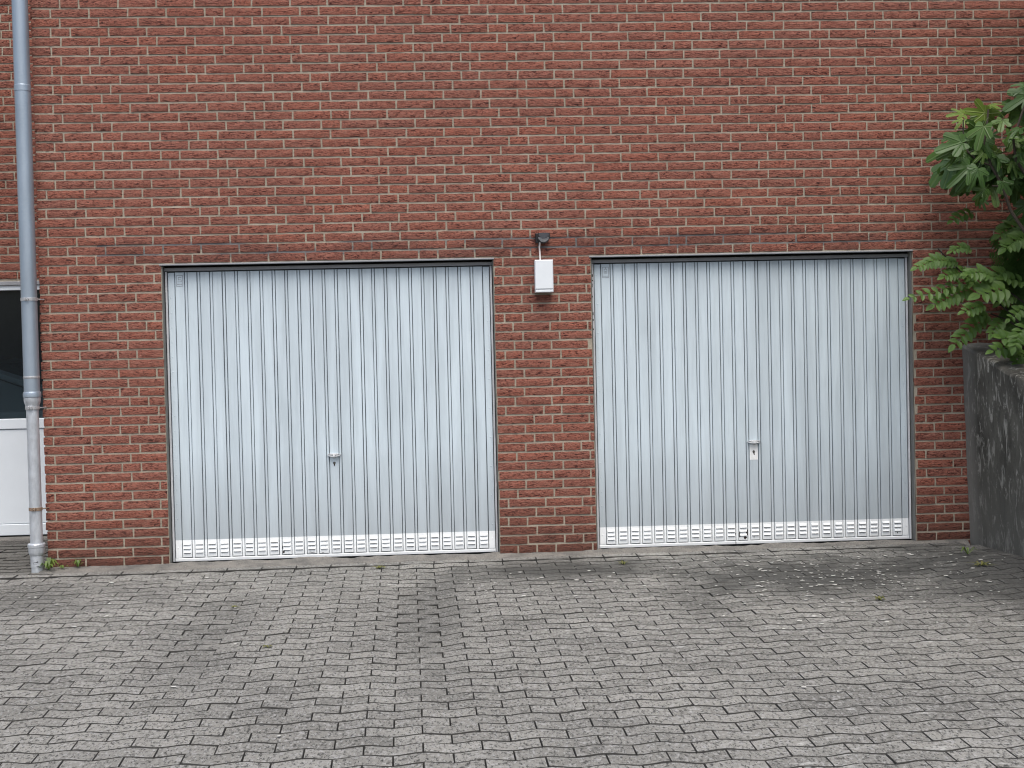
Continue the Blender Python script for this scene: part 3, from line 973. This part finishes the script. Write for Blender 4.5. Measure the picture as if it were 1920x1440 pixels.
pts = [(-0.031, 0.0235), (0.031, 0.0235), (0.033, 0.006), (0.024, -0.006), (0.012, -0.0125), (0, -0.015), (-0.012, -0.0125), (-0.024, -0.006), (-0.033, 0.006)]
n = len(pts)
mb.v = [(x, -0.094, z) for x, z in pts] + [(x, -0.0662, z) for x, z in pts]
mb.f = [tuple(range(n)), tuple(range(2 * n - 1, n - 1, -1))] + [(i, (i + 1) % n, n + (i + 1) % n, n + i) for i in range(n)]
mb.mi = [0] * len(mb.f)
build(mb, 'hood', M['hood'], ft)

# ------------------------------------------------------------------ downpipe
DX, DY = -2.851, -0.062
dp = empty('downpipe', (DX, DY, 0), 'grey rain downpipe at the corner of the facade, silver painted below its socket', 'downpipe')
mb = MB(); mb.lathe([(0.051, 1.15), (0.051, 3.134), (0.0535, 3.136), (0.0535, 3.172), (0.051, 3.176), (0.051, 4.45)]); build(mb, 'upper_pipe', M['zinc'], dp, smooth=True)
mb = MB(); mb.lathe([(0.0518, 1.262), (0.0530, 1.266), (0.0530, 1.274), (0.0518, 1.279)]); build(mb, 'pipe_seam', M['clamp'], dp, smooth=True)
mb = MB(); mb.lathe([(0.0535, 1.138), (0.0575, 1.142), (0.058, 1.162), (0.0555, 1.172), (0.0520, 1.176)]); build(mb, 'socket_ring', M['zinc'], dp, smooth=True)
mb = MB(); mb.lathe([(0.040, 1.068), (0.043, 1.082), (0.0505, 1.103), (0.0535, 1.120), (0.0535, 1.140)]); build(mb, 'socket', M['silver'], dp, smooth=True)
mb = MB(); mb.lathe([(0.0405, 0.16), (0.0398, 0.9), (0.0398, 1.072)], -0.001, 0); build(mb, 'standpipe', M['silver'], dp, smooth=True)
mb = MB(); mb.lathe([(0.042, 0.072), (0.042, 0.098), (0.0475, 0.106), (0.0520, 0.122), (0.0525, 0.152), (0.0555, 0.156), (0.0560, 0.172), (0.0525, 0.178), (0.042, 0.180)], -0.002, 0)
build(mb, 'foot_socket', M['silver'], dp, smooth=True)
mb = MB(); mb.lathe([(0.0375, -0.10), (0.0380, 0.020), (0.0415, 0.024), (0.0415, 0.0735)], -0.001, 0); build(mb, 'ground_pipe', M['silver'], dp, smooth=True)
def clamp(z, r, mat, pin):
    mb = MB()
    mb.lathe([(r, z - 0.011), (r + 0.003, z - 0.010), (r + 0.003, z + 0.010), (r, z + 0.011)])
    for s in (-1, 1):
        mb.bbox(s * 0.0075 - 0.004, s * 0.0075 + 0.004, -r - 0.016, -r, z - 0.010, z + 0.010, 0.001)
    mb.tube([(-0.014, -r - 0.010, z), (0.014, -r - 0.010, z)], 0.0035, 6)
    if pin:
        mb.tube([(r - 0.002, 0.0, z), (r + 0.014, 0.02, z - 0.001), (r + 0.03, 0.07, z - 0.001)], 0.0045, 6)
    build(mb, 'pipe_clamp', mat, dp)
clamp(1.780, 0.0515, M['clamp'], True)
clamp(1.070, 0.0430, M['clamp'], True)
clamp(0.405, 0.0405, M['rusty'], True)
mb = MB()
rr = random.Random(9)
for (a, z, w, h) in ((-0.020, 0.052, 0.003, 0.008), (-0.014, 0.050, 0.005, 0.004), (-0.012, 0.056, 0.007, 0.003), (-0.004, 0.053, 0.003, 0.008), (0.001, 0.058, 0.008, 0.003), (0.008, 0.054, 0.003, 0.007), (0.013, 0.055, 0.003, 0.010), (-0.012, 0.042, 0.003, 0.006), (0.002, 0.044, 0.003, 0.005), (-0.017, 0.034, 0.02, 0.002), (0.006, 0.031, 0.018, 0.0018)):
    mb.box(a, a + w, -0.0424 + 0.6 * a * a / 0.04 - 0.0006, -0.036, z, z + h)
build(mb, 'stencil_marks', M['ink'], dp)

# ------------------------------------------------------------------ concrete retaining wall and its bed
rw = MB()
prof_top = lambda y: 1.346 + (y * 0.243 if y > -3.2 else -0.778)
secs = []
NY = 44
for j in range(NY):
    y = 0.0 - j * 0.085
    zt = prof_top(y) + 0.010 * mnoise.noise(Vector((0, y * 5, 1)))
    ring = []
    for i in range(13):
        t = i / 12
        z = -0.35 + (zt - 0.02 + 0.35) * t
        ring.append((3.436 - 0.038 * (z / 1.346) + 0.007 * mnoise.noise(Vector((y * 3, z * 3, 4))) + 0.004 * mnoise.noise(Vector((y * 11, z * 11, 9))), y, z))
    ring += [(3.402 + 0.006, y, zt - 0.006), (3.418, y, zt), (3.52, y, zt + 0.008 + 0.005 * mnoise.noise(Vector((3, y * 7, 2)))), (3.63, y, zt + 0.002), (3.64, y, zt - 0.03), (3.64, y, -0.35)]
    secs.append(ring)
n = len(secs[0])
rw.v = [v for s in secs for v in s]
rw.f = [(j * n + i, j * n + i + 1, (j + 1) * n + i + 1, (j + 1) * n + i) for j in range(NY - 1) for i in range(n - 1)] + [tuple(range(n)), tuple(range((NY - 1) * n, NY * n))]
rw.mi = [0] * len(rw.f)
tag(build(rw, 'retaining_wall', M['concrete'], smooth=True), 'stained grey concrete retaining wall running out from the facade under the plants', 'wall')
sb = MB()
xs = [3.62 + 0.2 * i for i in range(18)]
ys = [0.0 - 0.2 * j for j in range(18)]
for y in ys:
    for x in xs:
        sb.v.append((x, y, prof_top(y) - 0.05 + 0.10 * min(1, (x - 3.62)) + 0.04 * mnoise.noise(Vector((x * 3, y * 3, 0)))))
for j in range(17):
    for i in range(17):
        sb.f.append((j * 18 + i, j * 18 + i + 1, (j + 1) * 18 + i + 1, (j + 1) * 18 + i))
        sb.mi.append(0)
tag(build(sb, 'soil', M['soil'], smooth=True), kind='structure')

# ------------------------------------------------------------------ plants over the retaining wall
FIG= [(3.322, -0.618, 2.731, 3.248, -0.631, 2.565, 1), (3.223, -0.523, 2.69, 3.07, -0.509, 2.7, 0), (3.155, -0.677, 2.622, 2.961, -0.68, 2.57, 0), (3.153, -0.619, 2.591, 3.011, -0.641, 2.525, 0), (3.199, -0.463, 2.562, 3.119, -0.5, 2.48, 0), (3.215, -0.641, 2.475, 3.057, -0.699, 2.351, 0), (3.274, -0.544, 2.463, 3.153, -0.584, 2.336, 0), (3.257, -0.663, 2.454, 3.18, -0.697, 2.305, 0), (3.319, -0.602, 2.564, 3.245, -0.66, 2.499, 1), (3.425, -0.557, 2.551, 3.522, -0.616, 2.39, 0), (3.458, -0.494, 2.546, 3.454, -0.51, 2.404, 1), (3.429, -0.472, 2.364, 3.44, -0.536, 2.216, 1), (3.431, -0.451, 2.366, 3.392, -0.444, 2.281, 0), (3.32, -0.624, 2.333, 3.236, -0.643, 2.256, 0), (3.349, -0.517, 2.273, 3.338, -0.543, 2.201, 0), (3.203, -0.58, 2.817, 3.091, -0.612, 2.823, 2), (3.367, -0.528, 2.83, 3.206, -0.569, 2.842, 2), (3.437, -0.438, 2.894, 3.537, -0.508, 2.92, 2), (3.437, -0.505, 2.861, 3.512, -0.563, 2.806, 1), (3.262, -0.429, 2.804, 3.191, -0.46, 2.754, 2), (3.659, -0.494, 3.011, 3.546, -0.549, 2.975, 0), (3.653, -0.531, 2.943, 3.476, -0.517, 2.845, 0), (3.674, -0.458, 2.897, 3.522, -0.446, 2.798, 0), (3.649, -0.472, 2.826, 3.538, -0.465, 2.749, 1), (3.561, -0.604, 2.716, 3.448, -0.662, 2.652, 0), (3.576, -0.669, 2.634, 3.475, -0.653, 2.677, 1), (3.566, -0.493, 2.662, 3.508, -0.552, 2.575, 1), (3.596, -0.425, 2.665, 3.608, -0.495, 2.557, 0), (3.567, -0.599, 2.56, 3.537, -0.633, 2.494, 0), (3.415, -0.672, 2.373, 3.466, -0.689, 2.271, 0), (3.55, -0.521, 2.39, 3.608, -0.505, 2.311, 0), (3.3, -0.454, 2.672, 3.347, -0.521, 2.546, 0), (3.438, -0.447, 2.695, 3.504, -0.468, 2.744, 0), (3.234, -0.545, 2.563, 3.175, -0.578, 2.439, 0), (3.528, -0.535, 2.509, 3.571, -0.599, 2.418, 1), (3.332, -0.548, 2.657, 3.399, -0.593, 2.523, 0), (3.444, -0.618, 2.77, 3.398, -0.686, 2.684, 1)]
BR= [[(3.74, -0.55, 1.765), (3.62, -0.55, 2.042), (3.517, -0.55, 2.198), (3.467, -0.55, 2.353), (3.392, -0.55, 2.491), (3.348, -0.55, 2.629), (3.367, -0.55, 2.731), (3.38, -0.55, 2.85)], [(3.392, -0.55, 2.491), (3.311, -0.55, 2.517), (3.242, -0.55, 2.579), (3.213, -0.55, 2.682), (3.214, -0.55, 2.784)], [(3.71, -0.55, 2.178), (3.626, -0.55, 2.419), (3.557, -0.55, 2.523), (3.541, -0.55, 2.653), (3.597, -0.55, 2.813), (3.651, -0.55, 2.949)], [(3.467, -0.55, 2.353), (3.397, -0.55, 2.361)]]
FR= [([(3.268, -0.295, 1.888), (3.099, -0.335, 1.906), (2.962, -0.375, 1.857)], 11, 0.062, 0), ([(3.284, -0.288, 1.824), (3.215, -0.328, 1.813), (3.138, -0.368, 1.791)], 5, 0.062, 1), ([(3.45, -0.417, 1.778), (3.356, -0.457, 1.813), (3.251, -0.497, 1.802)], 6, 0.069, 1), ([(3.35, -0.32, 1.779), (3.107, -0.36, 1.697), (2.896, -0.4, 1.654)], 8, 0.056, 0), ([(3.365, -0.281, 1.713), (3.23, -0.321, 1.675), (3.077, -0.361, 1.607)], 8, 0.076, 0), ([(3.557, -0.415, 1.703), (3.444, -0.455, 1.689), (3.328, -0.495, 1.662)], 4, 0.104, 1), ([(3.617, -0.272, 1.826), (3.542, -0.312, 1.811), (3.452, -0.352, 1.771)], 4, 0.083, 1), ([(3.73, -0.268, 1.745), (3.633, -0.308, 1.767), (3.551, -0.348, 1.773)], 3, 0.076, 1), ([(3.402, -0.406, 1.598), (3.322, -0.446, 1.585), (3.227, -0.486, 1.558)], 5, 0.062, 0), ([(3.49, -0.269, 1.545), (3.324, -0.309, 1.445), (3.213, -0.349, 1.344)], 7, 0.076, 0), ([(3.574, -0.558, 1.328), (3.494, -0.598, 1.357), (3.404, -0.638, 1.382)], 4, 0.083, 0), ([(3.568, -0.507, 1.287), (3.47, -0.547, 1.316), (3.372, -0.587, 1.298)], 4, 0.069, 0), ([(3.344, -0.335, 1.968), (3.26, -0.375, 1.984), (3.176, -0.415, 1.954)], 6, 0.049, 0), ([(3.393, -0.25, 2.221), (3.304, -0.29, 2.205), (3.219, -0.33, 2.163)], 4, 0.056, 1), ([(3.671, -0.243, 1.67), (3.599, -0.283, 1.648), (3.527, -0.323, 1.613)], 4, 0.069, 0), ([(3.674, -0.415, 1.582), (3.595, -0.455, 1.551), (3.523, -0.495, 1.503)], 4, 0.056, 1), ([(3.565, -0.655, 1.457), (3.494, -0.695, 1.407), (3.448, -0.735, 1.323)], 5, 0.069, 0), ([(3.628, -0.508, 1.285), (3.564, -0.548, 1.259), (3.521, -0.588, 1.219)], 4, 0.069, 0), ([(3.801, -0.189, 2.142), (3.673, -0.229, 2.123), (3.56, -0.269, 2.068)], 8, 0.083, 1), ([(3.723, -0.36, 2.057), (3.615, -0.4, 2.02), (3.526, -0.44, 1.967)], 7, 0.083, 1), ([(3.414, -0.31, 1.704), (3.334, -0.35, 1.756), (3.262, -0.39, 1.825)], 5, 0.062, 0), ([(3.479, -0.278, 1.502), (3.409, -0.318, 1.538), (3.327, -0.358, 1.51)], 4, 0.062, 0), ([(3.542, -0.343, 1.499), (3.481, -0.383, 1.464), (3.435, -0.423, 1.412)], 4, 0.062, 0)]
ST= [[(3.128, -0.3, 1.982), (3.266, -0.3, 1.841), (3.422, -0.3, 1.704), (3.633, -0.3, 1.533), (3.739, -0.3, 1.354)], [(3.422, -0.3, 1.704), (3.599, -0.3, 1.693), (3.743, -0.3, 1.584)], [(3.478, -0.3, 1.544), (3.597, -0.3, 1.499), (3.74, -0.3, 1.389)]]
FE= [[(3.869, -0.14, 1.533), (3.728, -0.19, 1.967), (3.526, -0.24, 2.024)], [(3.869, -0.14, 1.533), (3.708, -0.19, 1.895), (3.495, -0.24, 1.943)], [(3.869, -0.14, 1.533), (3.707, -0.19, 1.824), (3.509, -0.24, 1.863)], [(3.869, -0.14, 1.569), (3.747, -0.19, 2.02), (3.593, -0.24, 2.077)], [(3.869, -0.14, 1.533), (3.724, -0.19, 1.751), (3.544, -0.24, 1.755)], [(3.87, -0.14, 1.605), (3.821, -0.19, 2.037), (3.675, -0.24, 2.111)], [(3.85, -0.14, 1.533), (3.721, -0.19, 1.536), (3.598, -0.24, 1.413)], [(3.85, -0.14, 1.497), (3.758, -0.19, 1.499), (3.663, -0.24, 1.375)], [(3.869, -0.14, 1.533), (3.782, -0.19, 1.93), (3.599, -0.24, 1.969)], [(3.869, -0.14, 1.533), (3.789, -0.19, 1.858), (3.59, -0.24, 1.88)], [(3.869, -0.14, 1.533), (3.779, -0.19, 1.696), (3.594, -0.24, 1.646)], [(3.85, -0.14, 1.533), (3.685, -0.19, 1.608), (3.555, -0.24, 1.503)]]

def fig_leaf_mb(seed, simple=False):
    rr = random.Random(seed)
    lobes = [(0.0, 1.0, 0.27), (0.74, 0.78, 0.27), (-0.74, 0.76, 0.27), (1.50, 0.50, 0.36), (-1.50, 0.52, 0.36)]
    if seed % 4 == 3: lobes = [(0.0, 1.0, 0.34), (0.80, 0.74, 0.40), (-0.80, 0.72, 0.40)]
    lobes = [(a + rr.uniform(-0.06, 0.06) * (1 if a else 0), l * rr.uniform(0.9, 1.06), w) for a, l, w in lobes]
    N = 22 if simple else 44
    rim, mid = [], []
    fold, droop = rr.uniform(0.05, 0.28), rr.uniform(0.15, 0.45)
    wave = rr.uniform(0, 6)
    def pt(th, r):
        x, y = r * math.sin(th), r * math.cos(th)
        return (x, y, fold * abs(x) - droop * r * r + 0.04 * math.sin(7 * th + wave) * r * r)
    for i in range(N + 1):
        th = -2.45 + 4.9 * i / N
        r = max([0.34] + [l * math.exp(-abs((th - a) / w) ** 3.2 * 0.75) for a, l, w in lobes])
        if abs(th) > 1.95: r = min(r, 0.44 * (1 - 0.6 * (abs(th) - 1.95) / 0.5))
        rim.append(pt(th, r)); mid.append(pt(th, r * 0.5))
    mb = MB()
    mb.v = [(0, 0, 0)] + mid + rim
    n = N + 1
    for i in range(N):
        mb.f += [(0, 1 + i, 2 + i), (1 + i, 1 + n + i, 2 + n + i, 2 + i)]
    mb.mi = [0] * len(mb.f)
    if not simple:
        mb.tube([(0, 0.02, 0.0), (0, -0.2, 0.02), (0, -0.42, -0.06)], [0.012, 0.012, 0.014], 5)
    return mb

def frame_of(base, tip, face, rr, wob=0.35):
    y = (Vector(tip) - Vector(base))
    L = y.length
    y.normalize()
    nn = Vector(face) + Vector((rr.uniform(-wob, wob), rr.uniform(-wob, wob), rr.uniform(-wob, wob)))
    z = nn - y * nn.dot(y)
    z.normalize()
    x = y.cross(z)
    return Matrix((x, y, z)).transposed().to_4x4(), L

rr = random.Random(21)
fg = empty('fig_tree', (3.95, -0.7, 1.25), 'fig tree with large lobed leaves hanging over from the bed at the upper right', 'tree')
org = Vector((3.95, -0.7, 1.25))
mb = MB()
tr = [(3.95, -0.7, 1.15), (3.93, -0.66, 1.45), (3.83, -0.6, 1.68)]
mb.tube(tr, [0.045, 0.035, 0.022], 8)
mb.tube([(3.95, -0.7, 1.3), (4.15, -0.75, 2.0), (4.3, -0.8, 2.9)], [0.04, 0.03, 0.018], 8)
mb.v = [tuple(Vector(v) - org) for v in mb.v]
build(mb, 'trunk', M['bark'], fg, smooth=True)
for k, pts in enumerate(BR):
    mb = MB()
    if k == 0: pts = [(3.83, -0.6, 1.66)] + pts
    if k == 2: pts = [(4.1, -0.72, 1.9)] + pts
    rad = [0.013 - 0.0075 * i / len(pts) for i in range(len(pts))] if k in (0, 2) else [0.006 - 0.002 * i / len(pts) for i in range(len(pts))]
    mb.tube([tuple(Vector(p) - org) for p in pts], rad, 7)
    build(mb, 'branch', M['bark'], fg, smooth=True)
LM = {}
for kind, mat in ((0, 'fig'), (1, 'figlight'), (2, 'figyoung')):
    for s in range(4):
        LM[kind, s] = fig_leaf_mb(100 + s).mesh('leaf', M[mat], True)
for (bx_, by_, bz_, tx_, ty_, tz_, kind) in FIG:
    mt, L = frame_of((bx_, by_, bz_), (tx_, ty_, tz_), (-0.1, -0.80, 0.42), rr, 0.6)
    o = link('leaf', LM[kind, rr.randrange(4)], fg)
    s = L * (0.92 if kind < 2 else 0.95)
    o.matrix_local = Matrix.Translation(Vector((bx_, by_, bz_)) - org) @ mt @ Matrix.Diagonal((s * rr.uniform(0.85, 1.05), s, s, 1))
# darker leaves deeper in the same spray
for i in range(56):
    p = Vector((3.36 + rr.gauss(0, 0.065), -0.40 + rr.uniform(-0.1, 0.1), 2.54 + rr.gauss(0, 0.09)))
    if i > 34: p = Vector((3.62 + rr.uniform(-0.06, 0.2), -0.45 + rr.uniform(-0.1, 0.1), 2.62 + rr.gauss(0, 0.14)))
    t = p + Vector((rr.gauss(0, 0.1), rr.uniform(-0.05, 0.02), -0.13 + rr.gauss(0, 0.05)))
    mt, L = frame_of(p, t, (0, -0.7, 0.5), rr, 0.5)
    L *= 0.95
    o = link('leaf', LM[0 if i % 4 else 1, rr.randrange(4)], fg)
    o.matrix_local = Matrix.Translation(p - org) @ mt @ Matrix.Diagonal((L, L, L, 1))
# unseen leaf mass beyond the right edge, added to shade the corner
sl = fig_leaf_mb(300, True)
mass = MB()
cnt = 0
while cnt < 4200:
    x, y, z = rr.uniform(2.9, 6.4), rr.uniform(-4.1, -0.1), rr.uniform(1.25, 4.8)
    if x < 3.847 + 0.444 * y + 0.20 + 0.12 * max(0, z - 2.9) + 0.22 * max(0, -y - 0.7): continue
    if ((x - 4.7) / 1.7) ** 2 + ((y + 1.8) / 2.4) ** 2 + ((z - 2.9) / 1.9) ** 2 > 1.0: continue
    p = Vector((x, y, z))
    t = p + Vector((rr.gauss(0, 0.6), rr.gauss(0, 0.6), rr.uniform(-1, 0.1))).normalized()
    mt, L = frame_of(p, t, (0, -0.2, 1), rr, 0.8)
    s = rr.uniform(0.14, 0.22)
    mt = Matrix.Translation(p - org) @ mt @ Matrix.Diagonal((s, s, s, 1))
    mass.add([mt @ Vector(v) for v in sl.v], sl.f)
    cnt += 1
tag(build(mass, 'shade_leaves', M['leafmass'], fg, smooth=True), kind='stuff')

# shrub with feathered leaves
sh = empty('leafy_shrub', (3.75, -0.3, 1.25), 'shrub of feathered leaves with oval leaflets leaning over the right garage door jamb', 'shrub')
org = Vector((3.75, -0.3, 1.25))
for pts in ST:
    mb = MB()
    mb.tube([tuple(Vector(p) - org) for p in pts], [0.0035 + 0.0015 * i for i in range(len(pts))], 6)
    build(mb, 'stem', M['stem'], sh, smooth=True)
def leaflet_mb(seed):
    q = random.Random(seed)
    mb = MB()
    N = 7
    l, r = [], []
    for i in range(N + 1):
        t = i / N
        w = 0.30 * math.sin(PI * min(1, t ** 0.85 * 0.97 + 0.02)) ** 0.75
        zz = -0.22 * t * t
        l.append((-w, t, zz + 0.28 * w)); r.append((w, t, zz + 0.28 * w))
    c = [(0, i / N, -0.22 * (i / N) ** 2) for i in range(N + 1)]
    mb.v = l + c + r
    n = N + 1
    for i in range(N):
        mb.f += [(i, i + 1, n + i + 1, n + i), (n + i, n + i + 1, 2 * n + i + 1, 2 * n + i)]
    mb.mi = [0] * len(mb.f)
    return mb
LL = [leaflet_mb(k).mesh('leaflet', M['leaflet'], True) for k in range(2)]
def along(pts, t):
    seg = [(Vector(b) - Vector(a)).length for a, b in zip(pts, pts[1:])]
    d = t * sum(seg)
    for (a, b), s in zip(zip(pts, pts[1:]), seg):
        if d <= s or (a, b) == (pts[-2], pts[-1]):
            return Vector(a).lerp(Vector(b), min(1.0, d / s)), (Vector(b) - Vector(a)).normalized()
        d -= s
for pts, n, w, kind in FR:
    mb = MB()
    mb.tube([tuple(Vector(p) - org) for p in pts], [0.0022, 0.0018, 0.0012], 5)
    fr = build(mb, 'frond', M['leaflet'], sh)
    for i in range(n):
        t = (i + 0.6) / (n + 0.3)
        p, d = along(pts, t)
        side = d.cross(Vector((0, -0.8, 0.55)))
        side.normalize()
        for s in (-1, 1):
            dirv = (side * s * 0.95 + d * 0.5 + Vector((0, -0.25, -0.12 + rr.gauss(0, 0.12)))).normalized()
            L = w * rr.uniform(0.85, 1.1) * (0.75 + 0.5 * math.sin(PI * min(1, t * 0.9 + 0.1)))* 0.86
            mt, _ = frame_of(p, p + dirv, (-0.15, -0.8, 0.6), rr, 0.25)
            o = link('leaflet', LL[rr.randrange(2)], fr)
            o.matrix_local = Matrix.Translation(p - org) @ mt @ Matrix.Diagonal((L, L, L, 1))
    p, d = along(pts, 1.0)
    mt, _ = frame_of(p, p + d, (-0.15, -0.8, 0.6), rr, 0.2)
    o = link('leaflet', LL[0], fr)
    o.matrix_local = Matrix.Translation(p - org) @ mt @ Matrix.Diagonal((w * 0.9, w * 0.9, w * 0.9, 1))

# fern
fe = empty('fern', (3.83, -0.2, 1.3), 'dark green fern with narrow feathered fronds against the bricks at the right edge', 'fern')
org = Vector((3.83, -0.2, 1.3))
def fern_frond(pts, L0):
    mb = MB()
    P = [Vector(p) for p in pts]
    def bez(t):
        return P[0] * (1 - t) ** 2 + P[1] * 2 * t * (1 - t) + P[2] * t * t
    mb.tube([tuple(bez(i / 10) - org) for i in range(11)], [0.004 - 0.0003 * i for i in range(11)], 5)
    n = 22
    for i in range(2, n):
        t = i / n
        p, q = bez(t), bez(min(1, t + 0.02))
        d = (q - bez(t - 0.02)).normalized()
        side = d.cross(Vector((0, -1, 0.25))).normalized()
        L = L0 * math.sin(PI * min(1, 0.12 + 0.88 * t)) ** 0.6
        for s in (-1, 1):
            a = (side * s + d * 0.45 + Vector((0, rr.uniform(-0.2, 0.1), -0.28))).normalized()
            w = d * 0.008
            e1 = p + a * L * 0.5 + Vector((0, 0, 0.004))
            e2 = p + a * L + Vector((0, 0, -0.012))
            mb.add([p - w - org, p + w - org, e1 + w - org, e1 - w - org, e2 - org], [(0, 1, 2, 3), (3, 2, 4)])
    return mb
for k, pts in enumerate(FE):
    build(fern_frond(pts, 0.085), 'frond', M['fern'], fe)
for k in range(9):
    a = Vector((3.83 + rr.uniform(-0.05, 0.1), -0.12, 1.50))
    t = Vector((3.60 + rr.uniform(-0.08, 0.22), -0.12 - rr.uniform(0, 0.16), rr.uniform(1.5, 2.1)))
    mid_ = a.lerp(t, 0.5) + Vector((0.04, -0.03, 0.15))
    build(fern_frond([a, mid_, t], 0.09), 'frond', M['fern'], fe)

# low ground cover filling the bed behind the wall
gc = MB()
lf = leaflet_mb(5)
for i in range(900):
    x, y = rr.uniform(3.60, 5.5), rr.uniform(-2.6, -0.06)
    if x < 3.80 + 0.05 * rr.random() and y < -0.45 and rr.random() < 0.8: continue
    p = Vector((x, y, prof_top(y) + 0.02 + rr.uniform(0, 0.28) * min(1, (x - 3.5) * 2)))
    t = p + Vector((rr.gauss(0, 1), rr.gauss(-0.3, 1), rr.uniform(-0.3, 0.6))).normalized()
    mt, _ = frame_of(p, t, (0, -0.3, 1), rr, 0.6)
    s = rr.uniform(0.05, 0.09)
    mt = Matrix.Translation(p) @ mt @ Matrix.Diagonal((s, s, s, 1))
    gc.add([mt @ Vector(v) for v in lf.v], lf.f)
tag(build(gc, 'ground_cover', M['leafmass'], smooth=True), kind='stuff')

# ------------------------------------------------------------------ weeds, moss and litter on the paving
def rosette(n, L, w, lift, seed):
    q = random.Random(seed)
    mb = MB()
    for i in range(n):
        a = 2 * PI * i / n + q.uniform(-0.5, 0.5)
        l = L * q.uniform(0.6, 1.1)
        d = Vector((math.cos(a), math.sin(a), 0))
        s = Vector((-d.y, d.x, 0)) * w
        p0, p1, p2 = Vector((0, 0, 0)), d * l * 0.55 + Vector((0, 0, lift * q.uniform(0.6, 1.2))), d * l + Vector((0, 0, lift * q.uniform(0.1, 0.9)))
        mb.add([p0 - s * 0.3, p0 + s * 0.3, p1 + s, p1 - s, p2], [(0, 1, 2, 3), (3, 2, 4)])
    return mb
def weed(x, y, n, L, w, lift, seed, label, mat='weed', cat='weed', name='weed', dz=0.0):
    tag(link(name, rosette(n, L, w, lift, seed).mesh(name, M[mat]), None, (x, y, gz(x, y) + 0.002 + dz)), label, cat, 'weeds growing in the paving')
weed(-2.775, -0.075, 13, 0.085, 0.009, 0.065, 1, 'green weed sprouting between the foot of the downpipe and the bricks', dz=0.01)
weed(-2.60, -0.030, 8, 0.055, 0.006, 0.045, 2, 'small green weed in the cement at the foot of the bricks, right of the downpipe', dz=0.015)
weed(-2.69, -0.045, 7, 0.045, 0.006, 0.02, 12, 'low weed between the two weeds at the foot of the corner bricks', dz=0.012)
weed(-0.60, -0.33, 16, 0.055, 0.007, 0.012, 3, 'flat yellow green moss tuft on the pavers in front of the left garage door', 'moss', 'moss', 'moss_tuft')
weed(2.22, -1.75, 12, 0.05, 0.007, 0.02, 4, 'small yellow green tuft among the dark pavers before the right garage door', 'moss', 'moss', 'moss_tuft')
weed(3.09, -1.04, 18, 0.09, 0.006, 0.02, 5, 'straggling yellowish tuft on the dark pavers beside the retaining wall', 'moss', 'moss', 'moss_tuft')
weed(3.18, -0.60, 9, 0.085, 0.005, 0.05, 6, 'pale spiky weed near the inner corner of the retaining wall')
weed(-1.075, -2.34, 10, 0.04, 0.005, 0.012, 7, 'narrow mossy tuft in a paver joint in the left foreground', 'moss', 'moss', 'moss_tuft')
weed(-1.385, -1.33, 8, 0.035, 0.006, 0.01, 8, 'tiny moss tuft in a paver joint in front of the left door jamb', 'moss', 'moss', 'moss_tuft')
weed(0.97, -0.46, 12, 0.06, 0.005, 0.02, 9, 'dry straw coloured tuft on the pavers in front of the brick pier', 'moss', 'moss', 'moss_tuft')

lt = MB()
def flake(x, y, s):
    z = gz(x, y) + 0.006
    a0 = rr.uniform(0, 6)
    k = rr.choice((4, 5, 6))
    el = rr.uniform(0.4, 1.0)
    ring = []
    for i in range(k):
        a = a0 + 2 * PI * i / k
        r = s * rr.uniform(0.7, 1.1)
        ring.append((x + r * math.cos(a), y + r * math.sin(a) * el, z + rr.uniform(0, 0.003)))
    lt.add(ring + [(x, y, z + 0.003)], [(i, (i + 1) % k, k) for i in range(k)])
for i in range(520):
    u = rr.random()
    if u < 0.42:
        x, y = rr.gauss(2.1, 0.45), rr.gauss(-1.1, 0.35)
    elif u < 0.72:
        x, y = rr.uniform(1.2, 3.3), rr.uniform(-2.4, -0.25)
    elif u < 0.82:
        x, y = rr.gauss(0.35, 0.4), rr.gauss(-1.15, 0.3)
    elif u < 0.90:
        x, y = rr.gauss(-2.6, 0.35), rr.gauss(-1.1, 0.4)
    else:
        x, y = rr.uniform(-2.6, 3.0), rr.uniform(-4.2, -0.3)
    if y > -0.14 or x > 3.36: continue
    flake(x, y, rr.choice((0.005, 0.007, 0.009, 0.012, 0.017)))
tag(build(lt, 'litter', M['litter']), kind='stuff')
